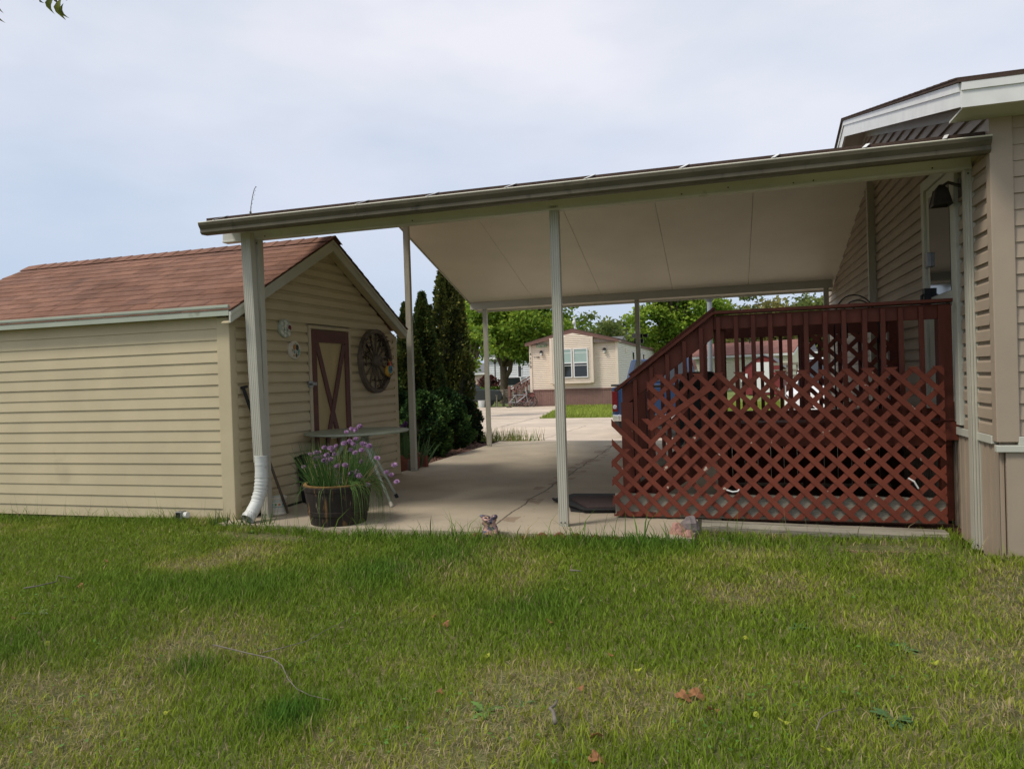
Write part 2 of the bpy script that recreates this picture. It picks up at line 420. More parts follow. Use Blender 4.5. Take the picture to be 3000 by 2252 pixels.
post(-4.212, 12.57, 0, 2.53); post(-1.45, 12.57, 0, 2.53); post(1.56, 12.57, 0, 2.53)
b = MB(); b.box(-4.575, 1.70, 5.85, 5.925, 2.622, 2.80); b.box(-4.575, 1.70, 5.842, 5.85, 2.622, 2.640); b.box(-4.55, 1.7, 5.838, 5.85, 2.775, 2.80)
bm_ = b.build('front_beam', M['beam'], cp, bevel=.003)
for x, z in ((-4.10, 2.645), (-2.6, 2.65), (-.30, 2.645), (.05, 2.66), (.52, 2.645), (.66, 2.648), (1.45, 2.65)): screw(x, 5.8415, z, bm_)
b = MB(); b.box(-4.485, 1.66, 12.53, 12.61, 2.522, 2.648); b.build('back_beam', M['post'], cp, bevel=.003)
RY, RZ, EY0, EY1 = 9.13, 3.637, 5.56, 12.95
zu = lambda y: RZ-(.2597 if y < RY else .29)*abs(y-RY)
gap = b2 = MB()
xsn = [-4.485, -3.287, -2.061, -.84, .382, 1.715]
for x0, x1 in zip(xsn, xsn[1:]):
    for ya, yb in ((EY0, RY), (RY, EY1)):
        b = MB(); e = .0024
        P = [(x0+e, ya, zu(ya)), (x1-e, ya, zu(ya)), (x1-e, yb, zu(yb)), (x0+e, yb, zu(yb))]
        b.prism(P, (0, 0, .052)); b.build('ceiling_panel', M['ceil'], cp, bevel=.001)
b = MB()
for ya, yb in ((EY0-.02, RY), (RY, EY1+.02)):
    b.prism([(-4.50, ya, zu(ya)+.054), (1.69, ya, zu(ya)+.054), (1.69, yb, zu(yb)+.054), (-4.50, yb, zu(yb)+.054)], (0, 0, .028))
b.build('roof', M['shinglebr'], cp)
b = MB()
for ya, yb in ((EY0, RY), (RY, EY1)):
    b.prism([(-4.507, ya, zu(ya)-.012), (-4.4885, ya, zu(ya)-.012), (-4.4885, yb, zu(yb)-.012), (-4.507, yb, zu(yb)-.012)], (0, 0, .066))
b.build('rake_trim', M['beam'], cp)
b = MB(); b.box(-4.486, 1.7, EY1+.001, EY1+.02, zu(EY1)-.03, zu(EY1)+.05); b.build('back_fascia', M['beam'], cp)
# gutter (K profile, open top)
pr = [(5.545, 2.775), (5.545, 2.66), (5.47, 2.655), (5.452, 2.672), (5.452, 2.70), (5.43, 2.735), (5.425, 2.757), (5.437, 2.762), (5.437, 2.752), (5.447, 2.73), (5.462, 2.70), (5.462, 2.678), (5.475, 2.667), (5.538, 2.67), (5.538, 2.775)]
pr = [(y, 2.625+(z-2.655)*.935) for y, z in pr]
b = MB(); b.prism([(-4.50, y, z) for y, z in pr], (6.2, 0, 0)); b.poly(*[(-4.498, y, z) for y, z in pr[:8]])
gt = b.build('gutter', M['gutter'], cp)
b = MB(); b.tube([(-4.5, 5.428, 2.726), (-2, 5.428, 2.728), (1.7, 5.428, 2.726)], .006, 8); b.build('lip', M['lip'], gt)
for x in (-4.335, -2.92, -2.283, -1.618, -.986, -.281, .353, .938, 1.423):
    b = MB(); b.bar((x, 5.422, 2.736), (x+.05, 5.56, 2.796), .026, .004); b.build('gutter_hanger', M['whitem'], gt)
for x in (-2.95, -.985):
    b = MB(); b.prism([(x, y-.002, z) for y, z in pr[2:7]]+[(x, y+.004, z) for y, z in pr[6:1:-1]], (.02, 0, 0)); b.build('joint_cover', M['gutter'], gt)
# downspout
b = MB(); w, d = .098, .07; pf = []
for i in range(5):
    for t, o in ((0, 0), (.3, 0), (.45, .0035), (.6, .0035), (.75, 0)): pf.append((-w/2+w/5*(i+t), -d/2+o))
pf += [(w/2, -d/2), (w/2, d/2), (-w/2, d/2)]
top, bot = Vector((-4.236, 5.765, 2.672)), Vector((-4.188, 5.775, .54))
b.add([top+Vector((x, y, 0)) for x, y in pf]+[bot+Vector((x, y, 0)) for x, y in pf],
      [[i, (i+1) % len(pf), len(pf)+(i+1) % len(pf), len(pf)+i] for i in range(len(pf))])
ds = b.build('downspout', M['post'], cp)
b = MB()
path = [(-4.18, 5.775, .60), (-4.18, 5.775, .50), (-4.18, 5.773, .40), (-4.182, 5.77, .34)]
pts = []; rad = []
c0 = [Vector(p) for p in [(-4.182, 5.775, .60), (-4.18, 5.775, .50), (-4.18, 5.772, .38), (-4.185, 5.755, .27), (-4.198, 5.715, .17), (-4.212, 5.66, .095), (-4.222, 5.60, .04)]]
for i in range(len(c0)-1):
    for k in range(10):
        t = k/10; pts.append(c0[i].lerp(c0[i+1], t)); j = i*10+k
        rib = .006*(1 if (j % 3 == 0) else 0) if 17 < j < 38 else (.003 if j % 8 == 0 else 0)
        rad.append(.0585+rib+(.004 if j > 55 else 0))
pts.append(c0[-1]); rad.append(.063)
b.tube(pts, rad, 18, cap=False)
el = b.build('drain_elbow', M['elbow'], ds, smooth=True)
md = el.modifiers.new('thick', 'SOLIDIFY'); md.thickness = .004
b = MB(); b.tube([c0[-2].lerp(c0[-1], .3), c0[-2].lerp(c0[-1], .4)], .058, 16); b.build('inside_shade_disc', M['black'], el)  # black disc stands in for the shade inside the pipe mouth

# ------------------------------------------------------------------ shed
so = (-4.46, 5.745, 0)
sh = thing('shed', 'tan sided garden shed with red shingle roof beside the carport', 'shed', so)
SH = lambda u, v, z: Vector((so[0]+u+.05*v, so[1]+v, z))
SW, SD, EZ, AZ = 4.25, 3.2, 1.885, 2.80      # length, gable width, wall top, apex of wall
vm = SD/2
b = MB(); siding(b, SH(0, 0, 0), (1, 0, 0), (0, -1, 0), 0, 1.95, .106, lambda z: [(-SW, -.12)], LAP)
b.poly(SH(-SW, .03, 0), SH(-.05, .03, 0), SH(-.05, .03, 2), SH(-SW, .03, 2))
w1 = b.build('front_wall', M['siding'], sh)
gv = Vector((.05, 1, 0))
def gspan(z):
    e = 0 if z < EZ else (z-EZ)/(AZ-EZ)*vm
    lo, hi = .06+e, SD-.06-e
    if .0 <= z < 1.93: return [(lo, 1.20), (2.06, hi)]
    return [(min(lo, vm), max(hi, vm))]
b = MB(); siding(b, SH(0, 0, 0), gv, (1, -.05, 0), .01, 2.80, .106, gspan, DUTCH)
b.poly(SH(-.02, 0, 0), SH(-.02, SD, 0), SH(-.02, SD, EZ), SH(-.02, vm, AZ), SH(-.02, 0, EZ))
b.build('gable_wall', M['siding'], sh)
b = MB()
b.poly(SH(-SW, 0, 0), SH(-SW, SD, 0), SH(-SW, SD, EZ), SH(-SW, vm, AZ), SH(-SW, 0, EZ)); b.poly(SH(-SW, SD, 0), SH(0, SD, 0), SH(0, SD, EZ), SH(-SW, SD, EZ))
b.build('back_wall', M['siding'], sh)
b = MB(); b.box(so[0]-SW, so[0]-.005, so[1]+.03, so[1]+.05, -.16, .002); b.prism([SH(.0, 0.03, -.16), SH(.0, SD-.03, -.16), SH(-.04, SD-.03, -.16), SH(-.04, 0.03, -.16)], (0, 0, .165)); b.build('footing', M['foundation'], sh)
def post_trim(u0, u1, v0, v1, z0, z1):
    b = MB(); b.prism([SH(u0, v0, z0), SH(u1, v0, z0), SH(u1, v1, z0), SH(u0, v1, z0)], (0, 0, z1-z0)); return b.build('corner_trim', M['siding'], sh, bevel=.006)
post_trim(-.125, .018, -.020, .075, -.005, 1.90)
post_trim(-.03, .018, SD-.07, SD+.02, -.005, 1.86)
# roof
rs = (2.93-1.995)/(vm+.10)
zr = lambda v: 2.905-rs*abs(v-vm)
def shingles(b, u0, u1, v_e, v_r, n, P, tab=.305):
    rr = random.Random(3)
    for k in range(n):
        ta, tb = k/n, (k+1)/n
        va, vb = v_e+(v_r-v_e)*ta, v_e+(v_r-v_e)*min(tb+.2/n, 1)
        u = u0-((k % 2)*.5+rr.uniform(-.1, .1))*tab
        while u < u1:
            a, c = max(u, u0), min(u+tab-.005, u1); u += tab
            if c-a < .01: continue
            q = rr.uniform(.84, 1.12); w = rr.uniform(-.03, .03); b.col = (q+w, q, q-w)
            e = rr.uniform(-.002, .002)
            b.add([P(a, va, .012+e), P(c, va, .012-e), P(c, vb, .003), P(a, vb, .003), P(a, va, 0), P(c, va, 0)], [(0, 1, 2, 3), (4, 5, 1, 0)])
    b.col = (1, 1, 1)
b = MB()
PR = lambda u, v, o: SH(u, v, zr(v)+o)
b.prism([SH(-SW-.12, -.10, zr(-.10)), SH(.115, -.10, zr(-.10)), SH(.115, vm, zr(vm)), SH(-SW-.12, vm, zr(vm))], (0, 0, -.02))
b.prism([SH(-SW-.12, SD+.12, zr(SD+.12)), SH(.115, SD+.12, zr(SD+.12)), SH(.115, vm, zr(vm)), SH(-SW-.12, vm, zr(vm))], (0, 0, -.02))
shingles(b, -SW-.14, .135, -.125, vm, 14, PR); shingles(b, -SW-.14, .135, SD+.14, vm, 14, PR)
rf = b.build('roof', M['shingle'], sh)
b = MB(); u = -SW-.15; rr = random.Random(5)
while u < .10:
    q = rr.uniform(.8, 1.08); b.col = (q, q, q)
    e = min(u+.30, .155)
    for sgn in (-1, 1):
        P = lambda uu, dv, o: SH(uu, vm+sgn*dv, zr(vm)-rs*dv+o)
        b.add([P(u, 0, .016), P(e, 0, .028), P(e, .14, .022), P(u, .14, .012), P(e, 0, .014), P(e, .14, .01)], [(0, 1, 2, 3), (1, 4, 5, 2)])
    u += .175
b.col = (1, 1, 1); b.build('ridge_cap', M['shingle'], rf)
b = MB(); b.prism([SH(-SW-.12, -.105, 1.905), SH(.10, -.105, 1.905), SH(.10, -.12, 1.905), SH(-SW-.12, -.12, 1.905)], (0, 0, .10)); b.prism([SH(-SW-.12, -.12, 1.98), SH(.10, -.12, 1.98), SH(.10, -.127, 1.98), SH(-SW-.12, -.127, 1.98)], (0, 0, .02)); b.build('fascia', M['fascia'], sh)
b = MB(); b.prism([SH(-SW, -.10, 1.912), SH(.08, -.10, 1.912), SH(.08, .02, 1.912), SH(-SW, .02, 1.912)], (0, 0, .012)); b.build('soffit', M['trim'], sh)
for va, vb in ((-.118, vm), (SD+.125, vm)):
    b = MB(); b.prism([SH(.102, va, zr(va)-.022), SH(.102, vb, zr(vb)-.022), SH(.102, vb, zr(vb)-.15), SH(.102, va, zr(va)-.125)], (.018, 0, 0))
    b.prism([SH(.1205, va, zr(va)-.02), SH(.1205, vb, zr(vb)-.02), SH(.1205, vb, zr(vb)-.055), SH(.1205, va, zr(va)-.055)], (.008, 0, 0))
    b.build('rake_trim', M['trim'], sh, bevel=.002)
    b = MB(); k = 0
    b.prism([SH(.018, va, zr(va)-.125), SH(.10, va, zr(va)-.125), SH(.10, vb, zr(vb)-.15), SH(.018, vb, zr(vb)-.15)], (0, 0, .01))
    n = 46; cs = .03
    for k in range(n):
        v = va+(vb-va)*(k+.5)/n; q = va+(vb-va)*(k+.2)/n; z = lambda t: zr(t)-.125-.025*(t-va)/(vb-va)-.004
        b.prism([SH(.03, q, z(q)), SH(.095, q, z(q)), SH(.095, v, z(v)), SH(.03, v, z(v))], (0, 0, .004))
    b.build('vented_soffit', M['siding'], sh)
# door
dr = MB(); gq = lambda v, z, o=0: SH(o, v, z)
dr.prism([gq(1.255, .03, .0), gq(2.005, .03, .0), gq(2.005, 1.85, .0), gq(1.255, 1.85, .0)], (.014, 0, 0))
door = dr.build('door', M['doorpanel'], sh)
b = MB()
for v0, v1, z0, z1 in ((1.215, 1.25, 0.01, 1.895), (2.012, 2.05, 0.01, 1.895), (1.25, 2.012, 1.86, 1.895)):
    b.prism([gq(v0, z0), gq(v1, z0), gq(v1, z1), gq(v0, z1)], (.032, 0, 0))
b.build('door_frame', M['doorframe'], door, bevel=.003)
b = MB()
for v0, v1, z0, z1 in ((1.258, 1.345, 0.035, 1.848), (1.918, 2.003, 0.035, 1.848), (1.347, 1.916, 1.715, 1.848), (1.347, 1.916, .04, .13)):
    b.prism([gq(v0, z0, .0145), gq(v1, z0, .0145), gq(v1, z1, .0145), gq(v0, z1, .0145)], (.016, 0, 0))
b.build('door_rail', M['doorred'], door, bevel=.002)
for k, (va, za, vb, zb) in enumerate(((1.36, 1.70, 1.90, .17), (1.90, 1.70, 1.36, .17))):
    b = MB(); b.bar(gq(va, za, .0225+.004*k), gq(vb, zb, .0225+.004*k), .075, .013, upv=(1, 0, 0)); b.build('cross_brace', M['doorred'], door)
b = MB(); b.prism([gq(1.165, 1.215, .03), gq(1.245, 1.215, .03), gq(1.245, 1.285, .03), gq(1.165, 1.285, .03)], (.012, 0, 0)); b.prism([gq(1.235, 1.235, .034), gq(1.305, 1.235, .034), gq(1.305, 1.27, .034), gq(1.235, 1.27, .034)], (.014, 0, 0)); b.lathe(gq(1.205, 1.25, .044), [(.014, 0), (.014, .02), (.008, .024)], 10, ax=(Vector((0, 1, 0)), Vector((0, 0, 1)), Vector((1, 0, 0))))
b.build('door_latch', M['metal'], door, bevel=.002)

# ------------------------------------------------------------------ own house
HX = 1.72
ho = thing('house', 'pale beige sided house with white fascia at the right end of the carport', 'house', (HX, 5.5, 0))
HR, HZ, HS = 9.62, 4.235, .277
hz = lambda y: HZ-HS*abs(y-HR)          # roof top over gable rake
def hspan(z):
    y0, y1 = 5.56, 13.70
    e = HR-(HZ-.16-z)/HS
    if z > 2.9: y0 = max(y0, min(e, HR)); y1 = min(y1, max(2*HR-e, HR))
    if .80 < z < 2.86: return [(y0, 6.17), (7.16, y1)]
    return [(y0, y1)]
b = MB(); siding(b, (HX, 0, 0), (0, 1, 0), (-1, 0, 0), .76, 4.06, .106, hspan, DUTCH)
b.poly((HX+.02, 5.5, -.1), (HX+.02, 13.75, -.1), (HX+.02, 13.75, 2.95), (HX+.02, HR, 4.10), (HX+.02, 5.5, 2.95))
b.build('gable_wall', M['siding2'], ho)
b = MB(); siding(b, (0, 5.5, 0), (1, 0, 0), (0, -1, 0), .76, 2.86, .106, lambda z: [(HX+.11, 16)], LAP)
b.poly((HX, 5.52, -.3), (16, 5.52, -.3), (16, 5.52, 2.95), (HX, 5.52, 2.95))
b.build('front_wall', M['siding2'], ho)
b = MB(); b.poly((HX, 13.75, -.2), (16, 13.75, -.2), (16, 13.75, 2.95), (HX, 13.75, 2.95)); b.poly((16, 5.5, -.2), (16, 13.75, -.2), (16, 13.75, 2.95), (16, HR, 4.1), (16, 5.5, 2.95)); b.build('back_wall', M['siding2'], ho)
b = MB(); b.prism([(HX-.024, 5.476, .72), (HX+.11, 5.476, .72), (HX+.11, 5.56, .72), (HX-.024, 5.56, .72)], (0, 0, 2.14)); b.build('corner_trim', M['siding2'], ho, bevel=.005)
b = MB(); 
y = 5.56
while y < 13.7: b.box(HX-.012, HX+.01, y, y+.055, -.1, .70); b.box(HX-.004, HX+.01, y+.055, y+.11, -.1, .70); y += .11
x = HX+.03
while x < 9: b.box(x, x+.17, 5.488, 5.52, -.3, .655); b.box(x+.17, x+.2, 5.497, 5.52, -.3, .655); x += .2
b.build('skirting', M['siding2'], ho)
b = MB(); b.box(HX-.03, HX+.01, 5.565, 13.7, .70, .758); b.box(HX-.03, 16, 5.465, 5.51, .655, .70); b.box(HX+.1, 16, 5.475, 5.52, .70, .757); b.build('skirting_cap', M['trim'], ho, bevel=.004)
# roof + fascia
GX = 1.45; EY = 5.165
b = MB()
for ya, yb in ((EY-.03, HR), (2*HR-EY+.03, HR)):
    b.prism([(GX-.025, ya, hz(ya)+.003), (16.3, ya, hz(ya)+.003), (16.3, yb, hz(yb)+.003), (GX-.025, yb, hz(yb)+.003)], (0, 0, .022))
    n = 26
    for k in range(n):
        t, t2 = ya+(yb-ya)*k/n, ya+(yb-ya)*(k+1)/n
        b.prism([(GX-.03, t, hz(t)+.024), (16.3, t, hz(t)+.024), (16.3, t2, hz(t2)+.026), (GX-.03, t2, hz(t2)+.026)], (0, 0, .010))
b.build('roof', M['shinglebr'], ho)
for ya, yb in ((EY, HR), (2*HR-EY, HR)):
    b = MB(); b.prism([(GX, ya, hz(ya)), (GX, yb, hz(yb)), (GX, yb, hz(yb)-.19), (GX, ya, hz(ya)-.15)], (.02, 0, 0))
    b.prism([(GX-.011, ya, hz(ya)), (GX-.011, yb, hz(yb)), (GX-.011, yb, hz(yb)-.055), (GX-.011, ya, hz(ya)-.055)], (.010, 0, 0))
    b.build('rake_fascia', M['whitem'], ho)
    b = MB(); b.prism([(GX+.021, ya, hz(ya)-.14), (HX-.02, ya, hz(ya)-.14), (HX-.02, yb, hz(yb)-.14), (GX+.021, yb, hz(yb)-.14)], (0, 0, .012)); b.build('soffit', M['trim'], ho)
    b = MB(); ya2 = 5.45 if ya < HR else 13.8
    b.prism([(HX-.034, ya2, hz(ya2)-.141), (HX-.034, yb, hz(yb)-.141), (HX-.034, yb, hz(yb)-.225), (HX-.034, ya2, hz(ya2)-.215)], (.012, 0, 0)); b.build('frieze_trim', M['trim'], ho)
b = MB(); b.box(GX, 16.3, EY-.018, EY, hz(EY)-.16, hz(EY)-.002); b.box(GX, 16.3, EY-.028, EY-.018, hz(EY)-.055, hz(EY)-.002); b.build('front_fascia', M['whitem'], ho)
b = MB(); b.box(GX+.02, 16.3, EY+.001, 5.49, hz(EY)-.15, hz(EY)-.138); b.build('front_soffit', M['trim'], ho)
# storm door
b = MB(); b.box(HX-.025, HX-.005, 6.28, 7.05, .80, 2.74); hd = b.build('door', M['trim'], ho)
b = MB()
for y0, y1, z0, z1 in ((6.18, 6.275, .78, 2.83), (7.055, 7.15, .78, 2.83), (6.275, 7.055, 2.745, 2.83)): b.box(HX-.045, HX, y0, y1, z0, z1)
b.build('door_frame', M['trim'], hd, bevel=.004)
b = MB(); b.box(HX-.029, HX-.0255, 6.38, 6.96, 1.82, 2.66); b.build('glass', M['glass'], hd)
b = MB(); b.box(HX-.029, HX-.0255, 6.38, 6.96, .95, 1.70); b.build('lower_panel', M['trim'], hd)
b = MB(); b.box(HX-.06, HX-.0255, 6.93, 7.02, 2.08, 2.20); b.build('door_closer', M['metal'], hd, bevel=.004)
b = MB(); b.box(HX-.075, HX-.0255, 6.96, 7.04, 1.74, 1.90); b.tube([(HX-.05, 7.0, 1.86), (HX-.09, 7.0, 1.84), (HX-.09, 7.0, 1.76)], .012, 8); b.build('handle', M['black'], hd)
# wall lantern beside the door
lp = MB(); lp.box(HX-.03, HX-.017, 6.04, 6.14, 2.48, 2.62); lp.tube([(HX-.03, 6.09, 2.56), (HX-.10, 6.12, 2.60), (HX-.14, 6.16, 2.575)], .012, 8)
la = lp.build('wall_lantern', M['darkmetal'], ho)
b = MB(); c = Vector((HX-.14, 6.16, 2.44)); q = lambda r, z: [c+Vector((sx*r, sy*r, z)) for sx, sy in ((-1, -1), (1, -1), (1, 1), (-1, 1))]
A, B_, T = q(.062, 0), q(.038, .12), q(.012, .155)
for i in range(4): b.poly(A[i], A[(i+1) % 4], B_[(i+1) % 4], B_[i]); b.poly(B_[i], B_[(i+1) % 4], T[(i+1) % 4], T[i])
for i in range(4): b.tube([A[i], B_[i]], .005, 5)
for i in range(4): b.tube([A[i], A[(i+1) % 4]], .006, 5)
b.build('lantern_shade', M['darkmetal'], la)
# ------------------------------------------------------------------ deck
dk = thing('deck', 'dark red wooden deck with railing, side stairs and torn lattice skirting', 'deck', (-.95, 6.3, 0))
rr = random.Random(11)
def D(name, m=None, bevel=.003, parent=None, **k):
    def fin(b): return b.build(name, m or M['deck'], parent or dk, bevel=bevel, **k)
    return fin
# base timber and landing step
b = MB(); b.box(-.966, 1.60, 6.30, 6.345, .012, .208); D('base_timber', M['greywood'])(b)
b = MB(); b.box(-.72, -.30, 6.31, 6.345, .0105, .05); b.box(-.955, -.62, 6.293, 6.299, .014, .055); D('loose_board')(b)
# deck floor
fl = MB(); y = 6.45
while y < 8.35: fl.box(-.12, 1.69, y, y+.137, .775, .80); y += .142
D('floor_boards')(fl)
b = MB(); b.box(-.12, 1.69, 6.44, 6.478, .60, .77); b.box(-.12, -.082, 6.48, 8.34, .60, .77); b.box(-.12, 1.69, 8.345, 8.383, .60, .77); D('rim_joist')(b)
b = MB()
for x in (.3, .75, 1.2): b.box(x, x+.038, 6.48, 8.34, .60, .773)
D('joist')(b)
b = MB(); x = -.1
while x < 1.66: b.box(x, x+.13, 8.386, 8.405, .005, .60); x += .135
D('added_back_boards')(b)  # boards added to keep light out from under the deck
b = MB(); b.box(1.60, 1.712, 6.34, 6.44, .655, .795); D('rim_end')(b)
for x, y in ((-.055, 6.53), (1.66, 6.53), (-.055, 8.29), (.8, 8.29), (1.655, 8.29)):
    b = MB(); b.box(x-.044, x+.044, y-.044, y+.044, .0, 1.728); D('post')(b)
# near rail
b = MB(); b.box(-.095, 1.70, 6.355, 6.50, 1.731, 1.757); D('rail_cap')(b)
b = MB(); b.box(-.095, 1.70, 6.422, 6.46, 1.605, 1.722); D('rail_board')(b)
b = MB(); b.box(-.07, 1.70, 6.475, 6.49, .82, .90); D('lower_rail')(b)
for k in range(12):
    x = -.06+.1405*k+rr.uniform(-.006, .006); t = rr.uniform(-.006, .006)
    b = MB(); b.prism([(x-.0175, 6.384, .70), (x+.0175, 6.384, .70), (x+.0175, 6.4205, .70), (x-.0175, 6.4205, .70)], (t, 0, 1.005)); D('baluster')(b)
b = MB(); b.box(1.60, 1.705, 6.385, 6.4205, .80, 1.71); D('end_board')(b)
# back rail
b = MB(); b.box(-.095, 1.69, 8.24, 8.38, 1.757, 1.783); D('rail_cap')(b)
b = MB(); b.box(-.095, 1.69, 8.255, 8.29, 1.60, 1.74); D('rail_board')(b)
for k in range(9):
    x = -.02+.195*k
    b = MB(); b.box(x-.018, x+.018, 8.30, 8.336, .80, 1.72); D('baluster')(b)
# lattice builder
def clip(poly, inside, cross):
    out = []
    for i in range(len(poly)):
        a, c = poly[i], poly[(i+1) % len(poly)]
        ia, ic = inside(a), inside(c)
        if ia: out.append(a)
        if ia != ic: out.append(cross(a, c))
    return out
def cliprect(p, x0, x1, z0, z1):
    L = lambda a, c, k, v: tuple(a[i]+(c[i]-a[i])*(v-a[k])/(c[k]-a[k]) for i in (0, 1))
    for k, v, s in ((0, x0, 1), (0, x1, -1), (1, z0, 1), (1, z1, -1)):
        if not p: return p
        p = clip(p, lambda a: s*(a[k]-v) >= 0, lambda a, c: L(a, c, k, v))
    return p
def lattice(rects, xk, zk, sp, w, yf, th, jit, skip=(), rects2=None):
    b = MB(); rn = random.Random(4); hw = w*.7071
    for layer, sg in ((0, -1), (1, 1)):
        for k in range(-16, 22):
            back = 2*th if (layer, k) in skip else 0
            j = rn.uniform(-jit, jit); x0 = xk+sp*k+j; tl = rn.uniform(-.010, .010)
            A = [(x0-hw-2*sg, zk-2), (x0+hw-2*sg, zk-2), (x0+hw+2*sg*(1+tl), zk+2), (x0-hw+2*sg*(1+tl), zk+2)]
            for r in (rects2 if rects2 and layer else rects):
                p = cliprect(A, *r)
                if len(p) >= 3:
                    o = yf+layer*th+.0003*(k % 3)+back; b.prism([(x, o, z) for x, z in p], (0, th*.96, 0))
    return b
lb = lattice([(-.975, 1.60, .018, .86), (-.66, 1.60, .86, 1.236)], -.23, 1.216, .1625, .041, 6.265, .009, .006, skip=((1, -3), (0, -6), (0, -5)), rects2=[(-.985, 1.60, .018, .60), (-.66, 1.60, .60, 1.236)])
lb.prism([(-.665, 6.262, .79), (-.635, 6.262, .755), (-.135, 6.262, 1.085), (-.10, 6.262, 1.13), (-.17, 6.262, 1.118)], (0, .008, 0))
lt = D('lattice_skirting', M['lattice'], bevel=0)(lb)
b = MB(); b.tube([(-.03, 6.255, .26), (.02, 6.25, .245), (.06, 6.255, .25), (.07, 6.27, .262)], .007, 6); b.tube([(.455, 6.258, 1.115), (.452, 6.255, 1.03), (.47, 6.257, 1.01)], .005, 6); b.tube([(1.33, 6.256, .37), (1.37, 6.25, .345), (1.40, 6.258, .29)], .007, 6)
b.build('white_tie', M['whitem'], lt)
l2 = lattice([(.78, 1.68, .82, 1.60)], .92, 1.55, .20, .045, 8.225, .009, .004)
D('back_lattice', M['lattice'], bevel=0)(l2)
# stairs toward the left
SLP = .745
for y0, up_ in ((6.355, 0), (7.40, .13)):
    A = Vector((-.097, y0+.07, 1.744+up_)); B = Vector((-.955, y0+.07, 1.744+up_-SLP*.858))
    b = MB(); b.bar(A, B, .14, .026); D('stair_rail_cap')(b)
    b = MB(); b.prism([(-.10, y0+.067, 1.718+up_), (-.895, y0+.067, 1.718+up_-SLP*.795), (-.895, y0+.067, 1.548+up_-SLP*.795), (-.10, y0+.067, 1.535+up_)], (0, .038, 0)); D('stair_rail_board')(b)
    for k in range(5):
        x = -.772+.1422*k+rr.uniform(-.004, .004); zt = 1.70+up_+SLP*(x+.10)
        b = MB(); b.box(x-.0175, x+.0175, y0+.03, y0+.0665, max(.12, .56+SLP*(x+.1)), zt); D('baluster')(b)
    b = MB(); b.box(-.892, -.804, y0+.11, y0+.198, .0, 1.06+up_); D('newel_post')(b)
    b = MB(); b.box(-.905, -.80, y0+.035, y0+.066, .21, 1.0+up_); D('post_board')(b)
    b = MB(); b.prism([(-.11, y0+.12, .76), (-.11, y0+.12, .46), (-.80, y0+.12, .01), (-.99, y0+.12, .01), (-.99, y0+.12, .12)], (0, .038, 0)); D('stringer')(b)
for k in range(3):
    x1 = -.12-.27*k; z = .60-.20*k
    b = MB(); b.box(x1-.28, x1, 6.52, 7.46, z-.035, z); D('tread', M['greywood'])(b)
    b = MB(); b.box(x1-.02, x1-.002, 6.52, 7.46, z-.0, z+.165); D('riser')(b)

# hose coil on deck
b = MB()
for i in range(3):
    pts = []
    for t in np.linspace(0, math.pi, 18): pts.append((1.22-.20*math.cos(t)*(1-.12*i)+.04*i, 7.7+.04*i, 1.50+(.445-.05*i)*math.sin(t)**.6+.03*math.cos(t)))
    b.tube(pts, .0065, 7)
b.tube([(1.02, 7.7, .80), (1.02, 7.7, 1.50)], .008, 6); b.tube([(1.42, 7.78, .80), (1.42, 7.78, 1.52)], .008, 6)
tag(b.build('wire_hoop_frame', M['black'], smooth=True), 'thin black wire hoops rising just above the deck rail by the house wall', 'wire frame')

# black box bin on the deck seen dark behind the stairs
# ------------------------------------------------------------------ yard objects on the patio
tg = 'patio objects'
# half barrel
ba = thing('barrel_planter', 'dark half barrel planter with rusty metal hoops on patio edge', 'planter', (-3.40, 5.80, 0))
M['barrel'] = mat('charred barrel wood', (.026, .019, .015), .7, .3, 8, stretch=(2, 2, .4), bump=.5, bscale=30, spots=[(7, .60, .72, (.22, .12, .04)), (16, .66, .74, (.25, .2, .14))])
M['rim'] = mat('rusty rim', (.20, .12, .04), .8, .3, 18)
b = MB(); n = 40
prof = [(.245, 0.0), (.262, .10), (.283, .22), (.300, .33), (.300, .345), (.275, .345), (.27, .28)]
b.lathe((-3.40, 5.80, 0), prof, n); b.build('staves', M['barrel'], ba)
for z, r in ((.085, .2615), (.30, .2965)):
    b = MB(); b.lathe((-3.40, 5.80, 0), [(r, z), (r+.005, z+.003), (r+.010, z+.038), (r+.004, z+.041)], n); b.build('hoop', M['barrel'], ba)
b = MB(); b.lathe((-3.40, 5.80, 0), [(.274, .346), (.302, .346), (.304, .358), (.272, .358), (.274, .346)], n); b.build('rim', M['rim'], ba)
b = MB(); b.lathe((-3.40, 5.80, 0), [(0, .30), (.27, .30)][::-1], n); b.build('soil', M['soil'], ba)
